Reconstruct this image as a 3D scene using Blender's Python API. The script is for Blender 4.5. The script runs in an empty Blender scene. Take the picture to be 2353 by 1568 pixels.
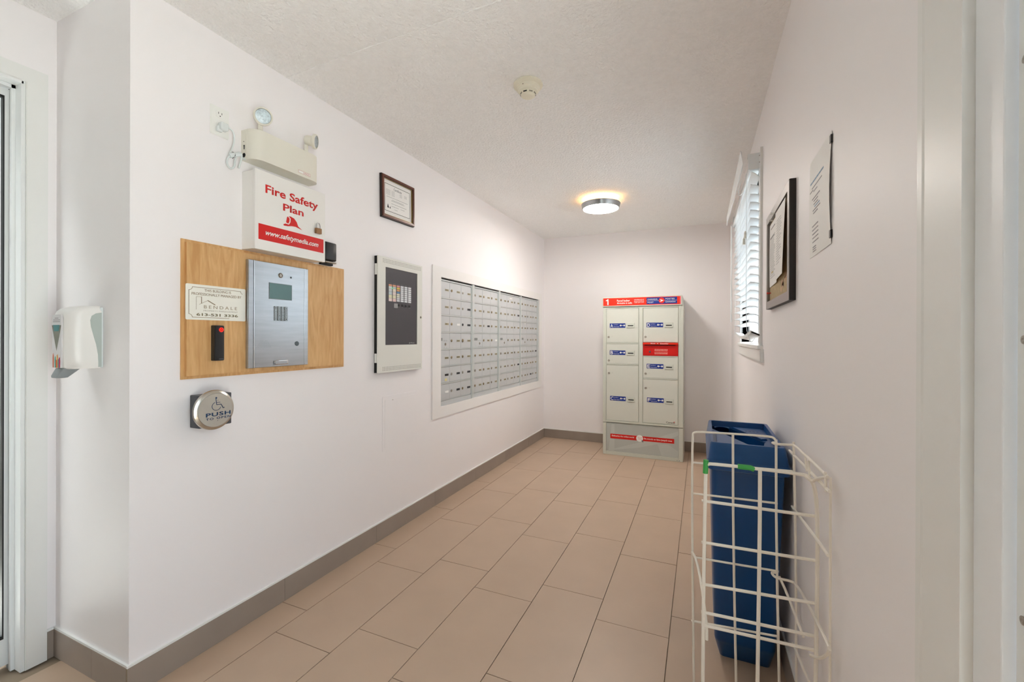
import bpy, bmesh, math, random
from mathutils import Matrix, Vector
random.seed(7)
PI = math.pi
sc = bpy.context.scene
COL = sc.collection

# ------------------------------------------------------------------ camera, world, light, exposure
XL, XR, YB, XE, YR, YF, H = -1.78, 0.292, 5.076, -2.28, 0.834, -2.6, 2.44
FOC = 998.0
cd = bpy.data.cameras.new('camera'); cam = bpy.data.objects.new('camera', cd); COL.objects.link(cam)
cd.sensor_width = 36; cd.lens = FOC / 2353 * 36; cd.clip_start = 0.02; cd.clip_end = 200
cd.shift_y = -8.0 / 2353
yaw, pitch, roll = math.radians(23.53), math.radians(-0.06), math.radians(0.19)
F = Vector((-math.sin(yaw) * math.cos(pitch), math.cos(yaw) * math.cos(pitch), math.sin(pitch)))
R0 = Vector((math.cos(yaw), math.sin(yaw), 0)); U0 = R0.cross(F)
Rr = R0 * math.cos(roll) + U0 * math.sin(roll); Ur = -R0 * math.sin(roll) + U0 * math.cos(roll)
m = Matrix((Rr, Ur, -F)).transposed().to_4x4(); m.translation = (0, 0, 1.231); cam.matrix_world = m
sc.camera = cam

world = bpy.data.worlds.new('world'); sc.world = world; world.use_nodes = True
wn = world.node_tree.nodes; wl = world.node_tree.links
bg = wn['Background']
sky = wn.new('ShaderNodeTexSky'); sky.sky_type = 'NISHITA'; sky.sun_elevation = math.radians(48)
sky.sun_rotation = math.radians(200); sky.sun_disc = False; sky.air_density = 1.0; sky.dust_density = 3.0
mixw = wn.new('ShaderNodeMix'); mixw.data_type = 'RGBA'; mixw.inputs[0].default_value = 0.75
hsv = wn.new('ShaderNodeHueSaturation'); hsv.inputs['Saturation'].default_value = 0.6; hsv.inputs['Value'].default_value = 0.25
wl.new(sky.outputs[0], hsv.inputs['Color']); wl.new(hsv.outputs[0], mixw.inputs[6])
mixw.inputs[7].default_value = (0.80, 0.89, 1.0, 1)
wl.new(mixw.outputs[2], bg.inputs[0]); bg.inputs[1].default_value = 2.3

def area(name, loc, rot, sx, sy, power=0, color=(1, 1, 1), portal=False):
    l = bpy.data.lights.new(name, 'AREA'); l.shape = 'RECTANGLE'; l.size = sx; l.size_y = sy
    l.energy = power; l.color = color
    if portal: l.cycles.is_portal = True
    o = bpy.data.objects.new(name, l); COL.objects.link(o); o.location = loc; o.rotation_euler = rot
    return o
# sky portals at the glazed openings (they only guide the sampling of the real sky)
area('door_portal', (0.36, 0.13, 1.1), (0, PI / 2, 0), 2.2, 1.0, portal=True)
area('door_portal', (-2.37, 0.2, 1.1), (0, -PI / 2, 0), 2.2, 1.1, portal=True)
area('window_portal', (0.44, 3.22, 1.7), (0, PI / 2, 0), 1.05, 1.2, portal=True)

sun = bpy.data.lights.new('sun', 'SUN'); sun.energy = 9.0; sun.angle = math.radians(0.6); sun.color = (1.0, 0.97, 0.95)
so = bpy.data.objects.new('sun', sun); COL.objects.link(so)
so.rotation_euler = Vector((-.42, -.28, -1.2)).to_track_quat('-Z', 'Y').to_euler(); so.location = (4, 6, 8)

vs = sc.view_settings
vs.view_transform = 'Standard'; vs.look = 'None'; vs.gamma = 1.0; vs.use_curve_mapping = False
vs.exposure = 1.38
sc.cycles.max_bounces = 12; sc.cycles.diffuse_bounces = 8; sc.cycles.transparent_max_bounces = 16
sc.cycles.sample_clamp_indirect = 6.0
sc.cycles.caustics_reflective = False; sc.cycles.caustics_refractive = False

# ------------------------------------------------------------------ materials
def lin(c): return c / 12.92 if c <= 0.04045 else ((c + 0.055) / 1.055) ** 2.4
def hexc(h): h = h.lstrip('#'); return tuple(lin(int(h[i:i + 2], 16) / 255) for i in (0, 2, 4)) + (1,)
MC = {}
def mat(name, col='#ffffff', rough=0.5, metal=0.0, var=0.03, vscale=8.0, bump=0.0, bscale=60.0, stretch=None,
        emit=None, estr=0.0, coat=0.0, spec=0.5, col2=None, bdist=0.002):
    if name in MC: return MC[name]
    M = bpy.data.materials.new(name); M.use_nodes = True; nt = M.node_tree; N = nt.nodes; L = nt.links
    b = N['Principled BSDF']; b.inputs['Roughness'].default_value = rough; b.inputs['Metallic'].default_value = metal
    b.inputs['Specular IOR Level'].default_value = spec
    if coat: b.inputs['Coat Weight'].default_value = coat
    tc = N.new('ShaderNodeTexCoord'); mp = N.new('ShaderNodeMapping'); L.new(tc.outputs['Object'], mp.inputs[0])
    if stretch: mp.inputs['Scale'].default_value = stretch
    nz = N.new('ShaderNodeTexNoise'); nz.inputs['Scale'].default_value = vscale; nz.inputs['Detail'].default_value = 4
    L.new(mp.outputs[0], nz.inputs['Vector'])
    c = hexc(col)
    rmp = N.new('ShaderNodeValToRGB'); rmp.color_ramp.elements[0].position = 0.3; rmp.color_ramp.elements[1].position = 0.7
    c2 = hexc(col2) if col2 else tuple(min(1, x * (1 + var)) for x in c[:3]) + (1,)
    rmp.color_ramp.elements[0].color = tuple(x * (1 - var) for x in c[:3]) + (1,) if not col2 else c
    rmp.color_ramp.elements[1].color = c2
    L.new(nz.outputs['Fac'], rmp.inputs[0]); L.new(rmp.outputs[0], b.inputs['Base Color'])
    if bump:
        nb = N.new('ShaderNodeTexNoise'); nb.inputs['Scale'].default_value = bscale; nb.inputs['Detail'].default_value = 3
        L.new(mp.outputs[0], nb.inputs['Vector']); bp = N.new('ShaderNodeBump'); bp.inputs['Strength'].default_value = bump
        bp.inputs['Distance'].default_value = bdist
        L.new(nb.outputs['Fac'], bp.inputs['Height']); L.new(bp.outputs[0], b.inputs['Normal'])
    if emit:
        b.inputs['Emission Color'].default_value = hexc(emit); b.inputs['Emission Strength'].default_value = estr
    MC[name] = M
    return M

M_WALL = mat('wall_paint', '#f2eff0', 0.5, var=0.008, vscale=1.2, bump=0.12, bscale=220, bdist=0.0006)
M_TRIM = mat('white_gloss_paint', '#e9eae8', 0.4, var=0.008)
M_CEIL = mat('textured_ceiling_paint', '#f6f6f5', 0.8, var=0.02, vscale=40, bump=0.9, bscale=75, bdist=0.009)
M_TILE = mat('beige_porcelain', '#b9a18b', 0.42, var=0.035, vscale=5, bump=0.1, bscale=55, bdist=0.0015)
M_GROUT = mat('grout', '#92826f', 0.8)
M_BASE = mat('taupe_base_tile', '#988c82', 0.42, var=0.05, vscale=6, bump=0.1, bscale=50)
M_DOORW = mat('white_door_metal', '#e9ecec', 0.3, var=0.01)
M_DARKSEAL = mat('seal_and_gap_grey', '#7d8385', 0.6)
M_STEEL = mat('brushed_steel', '#b4b8bb', 0.3, 1.0, var=0.06, vscale=5, stretch=(1, 1, 14), bump=0.03, bscale=60)
M_STEEL2 = mat('polished_trim_steel', '#d5d8da', 0.22, 1.0, var=0.02)
M_ALU = mat('mailbox_aluminium', '#cdd0d2', 0.45, 0.35, var=0.03, vscale=3, stretch=(1, 1, 5))
M_ALU2 = mat('mailbox_aluminium_frame', '#d6dbdb', 0.38, 0.6, var=0.02)
M_BRASS = mat('aged_brass', '#9c8c70', 0.35, 0.9)
M_NICKEL = mat('nickel', '#a6a096', 0.28, 0.9)
M_PLATE = mat('gold_number_plate', '#b9b198', 0.5, 0.2)
M_PLATEB = mat('black_number_plate', '#15181f', 0.5)
M_WHITE = mat('white_plastic', '#efefeb', 0.35, var=0.01)
M_IVORY = mat('ivory_plastic', '#e4e1d5', 0.42, var=0.012)
M_ENAMEL = mat('white_enamel', '#eceae6', 0.3, var=0.01)
M_RED = mat('sign_red', '#d20a03', 0.4, var=0.03)
M_RED2 = mat('postal_red', '#e22c10', 0.4, var=0.02)
M_RED3 = mat('mail_slot_red', '#cc0b05', 0.4, var=0.02)
M_BLUE = mat('postal_blue', '#0d2f88', 0.45, var=0.02)
M_BLACK = mat('black_plastic', '#1a1b1d', 0.38, var=0.05)
M_DGREY = mat('dark_grey_casting', '#4a4e55', 0.5, var=0.05, bump=0.2, bscale=250)
M_WOOD = None
M_LOCKER = mat('locker_grey_green', '#cbcec3', 0.4, var=0.008)
M_LOCKD = mat('locker_door_grey', '#d0d2c8', 0.42, var=0.008)
M_LOWER = mat('locker_lower_panel', '#b4b9b4', 0.35, var=0.03, vscale=2)
M_BIN = mat('blue_plastic', '#02457f', 0.36, var=0.03, vscale=6, bump=0.08, bscale=120)
M_WIRE = mat('cream_coated_wire', '#f3eee3', 0.35, var=0.02, vscale=14)
M_GREEN = mat('green_tape', '#3aa54a', 0.5)
M_PAPER = mat('paper', '#eeedea', 0.6, var=0.01)
M_INK = mat('ink_grey', '#77777a', 0.7)
M_INKB = mat('ink_blue', '#6f93b4', 0.7)
M_INKD = mat('ink_black', '#2a2a2c', 0.7)
M_BLIND = mat('white_blind_slat', '#e3e7e8', 0.4, var=0.01)
M_FRAMEW = mat('mahogany_frame', '#4f2f28', 0.35, var=0.2, vscale=20)
M_GOLD = mat('gold_bead', '#a8935a', 0.35, 0.8)
M_DKSIDE = mat('black_frame_side', '#231f1e', 0.6)
M_CORK = mat('cork', '#b5a27c', 0.8, var=0.12, vscale=60)
M_ALUF = mat('grey_aluminium_frame', '#8d8986', 0.35, 0.7)
M_CREAM = mat('detector_cream', '#ece8d6', 0.5, var=0.01)
M_SHADEBLACK = mat('shade_and_black', '#1c1d1c', 0.8)  # near-black for black parts and for openings with their shade painted in
M_LCD = mat('lcd_green', '#4f7371', 0.2, var=0.04)
M_TAN = mat('bronze_print', '#8b7657', 0.5)
M_TANL = mat('pale_bronze_print', '#b7b0a4', 0.5)
M_NAVY = mat('navy_print', '#10395f', 0.5)
M_PLASTICL = mat('translucent_plastic', '#dfe6e6', 0.15, var=0.02)
M_BRASSP = mat('padlock_brass', '#96714f', 0.4, 0.6)

def wood():
    M = bpy.data.materials.new('maple_board'); M.use_nodes = True; N = M.node_tree.nodes; L = M.node_tree.links
    b = N['Principled BSDF']; b.inputs['Roughness'].default_value = 0.45
    tc = N.new('ShaderNodeTexCoord'); mp = N.new('ShaderNodeMapping'); mp.inputs['Scale'].default_value = (9, 9, 1.1)
    L.new(tc.outputs['Object'], mp.inputs[0])
    nz = N.new('ShaderNodeTexNoise'); nz.inputs['Scale'].default_value = 3.2; nz.inputs['Detail'].default_value = 7; nz.inputs['Distortion'].default_value = 1.6
    L.new(mp.outputs[0], nz.inputs['Vector'])
    n2 = N.new('ShaderNodeTexNoise'); n2.inputs['Scale'].default_value = 22; n2.inputs['Detail'].default_value = 3
    L.new(mp.outputs[0], n2.inputs['Vector'])
    ad = N.new('ShaderNodeMath'); ad.operation = 'MULTIPLY_ADD'; ad.inputs[1].default_value = 0.25
    L.new(n2.outputs['Fac'], ad.inputs[0]); L.new(nz.outputs['Fac'], ad.inputs[2])
    r = N.new('ShaderNodeValToRGB'); e = r.color_ramp.elements
    e[0].position = 0.42; e[0].color = hexc('#c8965c'); e[1].position = 0.8; e[1].color = hexc('#dfb57e')
    L.new(ad.outputs[0], r.inputs[0]); L.new(r.outputs[0], b.inputs['Base Color'])
    return M
M_WOOD = wood()
def glass(name='clear_glass', tint=(0.97, 1, 0.99, 1)):
    M = bpy.data.materials.new(name); M.use_nodes = True; N = M.node_tree.nodes; L = M.node_tree.links
    N.remove(N['Principled BSDF']); out = N['Material Output']
    t = N.new('ShaderNodeBsdfTransparent'); t.inputs[0].default_value = tint
    g = N.new('ShaderNodeBsdfGlossy'); g.inputs['Roughness'].default_value = 0.02
    lw_ = N.new('ShaderNodeLayerWeight'); pw = N.new('ShaderNodeMath'); pw.operation = 'POWER'; pw.inputs[1].default_value = 5
    f = N.new('ShaderNodeMath'); f.operation = 'MULTIPLY_ADD'; f.inputs[1].default_value = 0.8; f.inputs[2].default_value = 0.03
    L.new(lw_.outputs['Facing'], pw.inputs[0]); lw_.inputs[0].default_value = 0.5; L.new(pw.outputs[0], f.inputs[0]); mx = N.new('ShaderNodeMixShader')
    L.new(f.outputs[0], mx.inputs[0]); L.new(t.outputs[0], mx.inputs[1]); L.new(g.outputs[0], mx.inputs[2]); L.new(mx.outputs[0], out.inputs[0])
    return M
M_GLASS = glass()
M_WGLASS = glass('dimmed_window_glass', (0.72, 0.74, 0.75, 1))  # window glass tinted to dim the daylight behind the blind
M_PLUG = glass('clear_plastic', (0.88, 0.91, 0.92, 1))

# ------------------------------------------------------------------ mesh helpers
FW = Matrix.Identity(4)
def frame(origin, u, v, n):
    M = Matrix((Vector(u), Vector(v), Vector(n))).transposed().to_4x4(); M.translation = origin; return M
FL = frame((XL, 0, 0), (0, 1, 0), (0, 0, 1), (1, 0, 0))          # left wall: u = y, v = z, n = out of the wall
FB = frame((0, YB, 0), (1, 0, 0), (0, 0, 1), (0, -1, 0))         # back wall: u = x
FR = frame((XR, 0, 0), (0, -1, 0), (0, 0, 1), (-1, 0, 0))        # right wall: u = -y
FT = frame((0, YR, 0), (1, 0, 0), (0, 0, 1), (0, -1, 0))         # short return wall

class G:
    def __init__(s, fr=FW): s.bm = bmesh.new(); s.f = fr
    def _add(s, t):                      # transform temp bmesh by the frame and merge it
        bmesh.ops.transform(t, matrix=s.f, verts=t.verts)
        me = bpy.data.meshes.new('t'); t.to_mesh(me); t.free(); s.bm.from_mesh(me); bpy.data.meshes.remove(me); return s
    def box(s, a, b, bev=0.0, seg=2, taper=None):
        t = bmesh.new(); bmesh.ops.create_cube(t, size=1)
        lo = [min(a[i], b[i]) for i in range(3)]; hi = [max(a[i], b[i]) for i in range(3)]
        for v in t.verts: v.co = Vector([(lo[i] + hi[i]) / 2 + v.co[i] * (hi[i] - lo[i]) for i in range(3)])
        if bev: bmesh.ops.bevel(t, geom=t.edges[:], offset=bev, segments=seg, affect='EDGES', profile=0.5, clamp_overlap=True)
        return s._add(t)
    def prism(s, pts, n0, n1, bev=0.0):       # polygon in (u,v), extruded along n
        t = bmesh.new(); lo = [t.verts.new((p[0], p[1], n0)) for p in pts]; hi = [t.verts.new((p[0], p[1], n1)) for p in pts]
        t.faces.new(lo[::-1]); t.faces.new(hi)
        for i in range(len(pts)): j = (i + 1) % len(pts); t.faces.new((lo[i], lo[j], hi[j], hi[i]))
        bmesh.ops.recalc_face_normals(t, faces=t.faces)
        if bev:
            ed = [e for e in t.edges if all(abs(v.co.z - n1) < 1e-7 for v in e.verts)]
            bmesh.ops.bevel(t, geom=ed, offset=bev, segments=2, affect='EDGES')
        return s._add(t)
    def prismz(s, pts, v0, v1, bev=0.0):      # polygon in (u,n), extruded along v
        t = bmesh.new(); lo = [t.verts.new((p[0], v0, p[1])) for p in pts]; hi = [t.verts.new((p[0], v1, p[1])) for p in pts]
        t.faces.new(lo); t.faces.new(hi[::-1])
        for i in range(len(pts)): j = (i + 1) % len(pts); t.faces.new((lo[i], hi[i], hi[j], lo[j]))
        bmesh.ops.recalc_face_normals(t, faces=t.faces)
        if bev: bmesh.ops.bevel(t, geom=t.edges[:], offset=bev, segments=2, affect='EDGES', clamp_overlap=True)
        return s._add(t)
    def lathe(s, prof, c, axis=(0, 0, 1), seg=32):   # prof: (r, h) along axis from c
        t = bmesh.new(); a = Vector(axis).normalized(); q = Vector((0, 0, 1)).rotation_difference(a)
        rings = []
        for r, h in prof:
            if r < 1e-6: rings.append([t.verts.new(Vector(c) + a * h)])
            else: rings.append([t.verts.new(Vector(c) + q @ Vector((r * math.cos(2 * PI * k / seg), r * math.sin(2 * PI * k / seg), h))) for k in range(seg)])
        for A, B in zip(rings, rings[1:]):
            for k in range(seg):
                k2 = (k + 1) % seg
                if len(A) == 1 and len(B) == 1: continue
                if len(A) == 1: t.faces.new((A[0], B[k], B[k2]))
                elif len(B) == 1: t.faces.new((A[k], B[0], A[k2]))
                else: t.faces.new((A[k], B[k], B[k2], A[k2]))
        for Rg in (rings[0], rings[-1]):
            if len(Rg) > 1: t.faces.new(Rg)
        bmesh.ops.recalc_face_normals(t, faces=t.faces)
        return s._add(t)
    def cyl(s, c, r, h, axis=(0, 0, 1), seg=20): return s.lathe([(r, 0), (r, h)], c, axis, seg)
    def tube(s, pts, r, seg=8, smooth=0, closed=False):
        P = [Vector(p) for p in pts]
        for _ in range(smooth):                    # corner cutting
            Q = [P[0]]
            for a, b in zip(P, P[1:]): Q += [a.lerp(b, .25), a.lerp(b, .75)]
            Q.append(P[-1]); P = Q
        t = bmesh.new(); rings = []; prev = None
        for i, p in enumerate(P):
            d = (P[min(i + 1, len(P) - 1)] - P[max(i - 1, 0)]).normalized()
            if prev is None:
                x = d.orthogonal().normalized()
            else:
                x = (prev - d * prev.dot(d)); x = x.normalized() if x.length > 1e-6 else d.orthogonal().normalized()
            prev = x; y = d.cross(x)
            rings.append([t.verts.new(p + x * r * math.cos(2 * PI * k / seg) + y * r * math.sin(2 * PI * k / seg)) for k in range(seg)])
        for A, B in zip(rings, rings[1:]):
            for k in range(seg): t.faces.new((A[k], A[(k + 1) % seg], B[(k + 1) % seg], B[k]))
        t.faces.new(rings[0]); t.faces.new(rings[-1])
        bmesh.ops.recalc_face_normals(t, faces=t.faces)
        return s._add(t)
    def ring(s, outer, inner, n0, n1):        # rectangular picture frame (u0,v0,u1,v1) outer / inner
        u0, v0, u1, v1 = outer; a0, b0, a1, b1 = inner
        s.box((u0, v0, n0), (u1, b0, n1)); s.box((u0, b1, n0), (u1, v1, n1))
        s.box((u0, b0, n0), (a0, b1, n1)); s.box((a1, b0, n0), (u1, b1, n1)); return s
    def loft(s, sections, cap=(True, True)):
        t = bmesh.new(); rs = [[t.verts.new(p) for p in sec] for sec in sections]; n = len(rs[0])
        for A, B in zip(rs, rs[1:]):
            for k in range(n): t.faces.new((A[k], A[(k + 1) % n], B[(k + 1) % n], B[k]))
        if cap[0]: t.faces.new(rs[0])
        if cap[1]: t.faces.new(rs[-1])
        bmesh.ops.recalc_face_normals(t, faces=t.faces)
        return s._add(t)
def rrect(x0, y0, x1, y1, r, z=None, seg=4):
    out = []
    for cx, cy, a in ((x1 - r, y1 - r, 0), (x0 + r, y1 - r, 90), (x0 + r, y0 + r, 180), (x1 - r, y0 + r, 270)):
        for k in range(seg + 1):
            t = math.radians(a + 90 * k / seg); p = (cx + r * math.cos(t), cy + r * math.sin(t)); out.append(p if z is None else p + (z,))
    return out

ORG = {}
def finish(bm, name, m, smooth, org):
    me = bpy.data.meshes.new(name)
    bmesh.ops.transform(bm, matrix=Matrix.Translation(-Vector(org)), verts=bm.verts); bm.to_mesh(me); bm.free()
    me.materials.append(m)
    if smooth:
        for p in me.polygons: p.use_smooth = True
        try: me.set_sharp_from_angle(angle=math.radians(smooth if smooth > 1 else 35))
        except Exception: pass
    return me
def root(name, loc, label, cat, group=None):
    o = bpy.data.objects.new(name, None); o.empty_display_size = 0.05; COL.objects.link(o); o.location = loc
    o['label'] = label; o['category'] = cat
    if group: o['group'] = group
    ORG[o.name] = Vector(loc); return o
def part(name, g, m, parent, label=None, smooth=0, stuff=False):
    org = ORG[parent.name]
    me = finish(g.bm, name, m, smooth, org); o = bpy.data.objects.new(name, me); COL.objects.link(o); o.parent = parent
    ORG[o.name] = org
    if label: o['label'] = label
    if stuff: o['kind'] = 'stuff'
    return o
def single(name, g, m, label, cat, group=None, smooth=0, loc=None):
    vs_ = [v.co for v in g.bm.verts]
    c = loc or (sum(v.x for v in vs_) / len(vs_), sum(v.y for v in vs_) / len(vs_), min(v.z for v in vs_))
    me = finish(g.bm, name, m, smooth, c); o = bpy.data.objects.new(name, me); COL.objects.link(o); o.location = c
    ORG[o.name] = Vector(c); o['label'] = label; o['category'] = cat
    if group: o['group'] = group
    return o
def struct(name, g, m, smooth=0):
    me = finish(g.bm, name, m, smooth, (0, 0, 0)); o = bpy.data.objects.new(name, me); COL.objects.link(o)
    ORG[o.name] = Vector((0, 0, 0)); o['kind'] = 'structure'; return o

def text(body, fr, bbox, n, m, parent, name='lettering', bold=0.0, shear=0.0, depth=0.0004, spacing=1.0):
    """body fitted to bbox (u0,v0,u1,v1) on the plane n of a frame"""
    cu = bpy.data.curves.new('t', 'FONT'); cu.body = body; cu.offset = bold; cu.shear = shear; cu.space_character = spacing
    cu.resolution_u = 3; cu.align_x = 'CENTER'
    to = bpy.data.objects.new('t', cu); COL.objects.link(to)
    dg = bpy.context.evaluated_depsgraph_get(); me = bpy.data.meshes.new_from_object(to.evaluated_get(dg))
    bpy.data.objects.remove(to); bpy.data.curves.remove(cu)
    g = G(fr); t = bmesh.new(); t.from_mesh(me); bpy.data.meshes.remove(me)
    xs = [v.co.x for v in t.verts]; ys = [v.co.y for v in t.verts]
    sx = (bbox[2] - bbox[0]) / (max(xs) - min(xs)); sy = (bbox[3] - bbox[1]) / (max(ys) - min(ys)); mx, my = min(xs), min(ys)
    for v in t.verts: v.co = Vector((bbox[0] + (v.co.x - mx) * sx, bbox[1] + (v.co.y - my) * sy, n))
    r = bmesh.ops.extrude_face_region(t, geom=t.faces[:])
    bmesh.ops.translate(t, vec=(0, 0, depth), verts=[e for e in r['geom'] if isinstance(e, bmesh.types.BMVert)])
    g._add(t)
    return part(name, g, m, parent)
def lines(fr, rows, n, m, parent, name='print', h=0.003):
    nf_ = n if callable(n) else (lambda u, v: n)
    """rows of fine print too small to read: short word-like bars (u0,u1,v)"""
    g = G(fr)
    for u0, u1, v in rows:
        u = u0; sgn = 1 if u1 > u0 else -1
        while (u1 - u) * sgn > 0.001:
            w = min(random.uniform(2.0, 6.0) * h, abs(u1 - u)); nn_ = nf_(u + sgn * w / 2, v); g.box((u, v - h / 2, nn_), (u + sgn * w, v + h / 2, nn_ + 0.0003)); u += sgn * (w + h * 0.8)
    return part(name, g, m, parent, stuff=True)

# ------------------------------------------------------------------ room shell
T = 0.14
g = G()
OY0, OY1, OZ0, OZ1 = 2.705, 4.885, 0.71, 1.676
g.box((XL - T, YR, 0), (XL, OY0, H)); g.box((XL - T, OY1, 0), (XL, YB + T, H))
g.box((XL - T, OY0, 0), (XL, OY1, OZ0)); g.box((XL - T, OY0, OZ1), (XL, OY1, H)); g.box((XL - T, OY0, OZ0), (XL - T + .02, OY1, OZ1))
struct('wall_left', g, M_WALL)
g = G().box((XE - T, YR, 0), (XL - T, YR + T, H)); struct('wall_return', g, M_WALL)
g = G().box((XL - T, YB, 0), (XR + T, YB + T, H)); struct('wall_back', g, M_WALL)
WY0, WY1, WZ0, WZ1 = 2.66, 3.84, 1.20, 2.17
DY0, DY1, DZ = -0.36, 0.679, 2.16
g = G()
for a, b in (((XR, WY1, 0), (XR + T, YB, H)), ((XR, WY0, 0), (XR + T, WY1, WZ0)), ((XR, WY0, WZ1), (XR + T, WY1, H)),
             ((XR, DY1, 0), (XR + T, WY0, H)), ((XR, DY0, DZ), (XR + T, DY1, H)), ((XR, YF, 0), (XR + T, DY0, H))): g.box(a, b)
struct('wall_right', g, M_WALL)
EY0, EY1 = -0.25, 0.741
g = G()
for a, b in (((XE - T, EY1, 0), (XE, YR, H)), ((XE - T, EY0, 2.155), (XE, EY1, H)), ((XE - T, YF, 0), (XE, EY0, H))): g.box(a, b)
struct('wall_entry', g, M_WALL)
g = G().box((XE - T, YF - T, 0), (XR + T, YF, H)); struct('wall_front', g, mat('front_wall_low_bounce', '#a8a29c', 0.6, var=0.01))  # unseen wall, set back and greyed to cut bounce on the return wall
g = G().box((XE - T, YF - T, H), (XR + T, YB + T, H + .12)); ceiling = struct('ceiling', g, M_CEIL)
g = G(); g.tube([(XL, 1.44, H + .001), (-1.4, 1.426, H), (-.95, 1.419, H + .001), (-.6, 1.41, H), (XR, 1.40, H + .001)], 0.0035, 6)
part('plaster_joint', g, M_CEIL, ceiling, smooth=1)

g = G().box((XE - T, YF - T, -0.10), (XR + T, YB + T, -0.006)); floor = struct('floor', g, M_GROUT)
gap = 0.0016; TL = 0.6215
colsx = [(-0.1165 - 0.3005 * k) for k in range(8)]
cols = [(XR, colsx[0])] + list(zip(colsx, colsx[1:]))
for ci, (xb, xa) in enumerate(cols):
    xa = max(xa, XE) ; 
    if xb <= XE: continue
    ph = 2.042 if ci % 2 == 0 else 1.886
    if ci % 2 == 0: ph = 2.042
    k0 = int(math.floor((YF - ph) / TL)) - 1
    for k in range(k0, 12):
        y0, y1 = ph + k * TL, ph + (k + 1) * TL
        y0, y1 = max(y0, YF), min(y1, YB)
        if y1 - y0 < 0.01: continue
        x0_ = xa
        if y0 >= YR:
            if xb < XL + .01: continue
            x0_ = max(xa, XL)
        parts_ = [(x0_, y0, xb, y1)]
        if y0 < YR < y1 and xa < XL:      # tile cut round the corner of the return wall
            parts_ = [(xa, y0, xb, YR)] + ([(XL, YR, xb, y1)] if xb > XL + .01 else [])
        for (a0, b0, a1, b1) in parts_:
            g = G().box((a0 + gap, b0 + gap, -0.008), (a1 - gap, b1 - gap, random.uniform(-.0004, 0)))
            part('tile', g, M_TILE, floor)

# tiled baseboards
def baseboard(name, fr, u0, u1, joints, n=0.008, h=0.104, extra=None):
    e = struct(name, G(fr).box((min(u0, u1), 0, 0), (max(u0, u1), h - .002, n - .002)), M_GROUT)
    us = sorted([u0, u1] + [j for j in joints if min(u0, u1) < j < max(u0, u1)])
    for a, b in zip(us, us[1:]):
        part('tile', G(fr).box((a + .0008, 0.0, .001), (b - .0008, h, n)), M_BASE, e)
    part('caulk', G(fr).box((us[0], h, 0), (us[-1], h + .008, n - .001)), M_TRIM, e)
    return e
baseboard('baseboard_left', FL, YR - .008, YB - .008, [1.431 + .622 * k for k in range(-1, 7)])
baseboard('baseboard_back', FB, XL, XR, [-1.4, -.78, -.16])
baseboard('baseboard_right', FR, -(YB - .008), -.80, [-(1.1 + .62 * k) for k in range(8)])
baseboard('baseboard_return', FT, XE, XL, [-2.0])
FE = frame((XE, 0, 0), (0, 1, 0), (0, 0, 1), (1, 0, 0))
baseboard('baseboard_entry', FE, .807, YR - .008, [])

# ------------------------------------------------------------------ outdoors
g = G().box((-30, -30, -.35), (30, 30, -.30)); o = struct('ground', g, mat('pavement', '#dcdad5', 0.8, var=0.05, vscale=3))
g = G().box((-4.3, -5.0, -.3), (-4.0, 6.0, 4.4)); struct('sky_blocking_wall', g, mat('dark_blocker_stucco', '#55534f', 0.9, var=0.05, vscale=12, bump=0.3))  # unseen wall, made large and dark to cut sky through the left door
g = G().box((-3.96, 1.0, -.3), (-3.8, 1.9, 4.4)); struct('exterior_pillar', g, mat('rough_stucco', '#77726a', 0.9, var=0.35, vscale=22, bump=0.5))

# ------------------------------------------------------------------ entry door (left) : door_1
def door_root(name):
    e = bpy.data.objects.new(name, None); COL.objects.link(e); e['kind'] = 'structure'; ORG[e.name] = Vector((0, 0, 0)); return e
d1 = door_root('door_1')
g = G(FE); ci_, co_ = .747, .806
g.prism([(co_ - .059, 0), (co_, 0), (co_, 2.216), (EY0 - .06, 2.216), (EY0 - .06, 0), (EY0 - .001, 0), (EY0 - .001, 2.16), (co_ - .059, 2.16)], 0, .014, .002)
part('casing', g, M_TRIM, d1)
g = G(FE); g.box((EY1 - .006, 0, -T), (EY1 + .006, 2.16, .010), .0015); g.box((EY0 - .006, 0, -T), (EY0 + .006, 2.16, .010), .0015); g.box((EY0, 2.15, -T), (EY1, 2.16, .010))
part('jamb', g, M_DOORW, d1)
g = G(FE); g.box((EY1 - .016, 0, -.05), (EY1 - .006, 2.15, -.035)); g.box((EY0 + .006, 0, -.05), (EY0 + .016, 2.15, -.035)); g.box((EY0, 2.138, -.05), (EY1 - .006, 2.15, -.035))
part('door_stop', g, M_DOORW, d1)
g = G(FE); g.box((EY1 - .014, 0, -.075), (EY1 - .007, 2.14, -.052)); part('shadow_gap_seal', g, M_DARKSEAL, d1)  # grey seal strip colours in the shadow gap beside the leaf
g = G(FE); g.ring((EY0 + .012, .02, EY1 - .014, 2.135), (EY0 + .05, .122, .713, 2.105), -.10, -.058); leaf = part('door_leaf', g, M_DOORW, d1)
part('glass', G(FE).box((EY0 + .05, .122, -.082), (.713, 2.105, -.076)), M_GLASS, d1)
part('gasket', G(FE).ring((EY0 + .048, .119, .7145, 2.108), (EY0 + .052, .124, .7105, 2.102), -.074, -.056), M_BLACK, d1)

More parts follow.
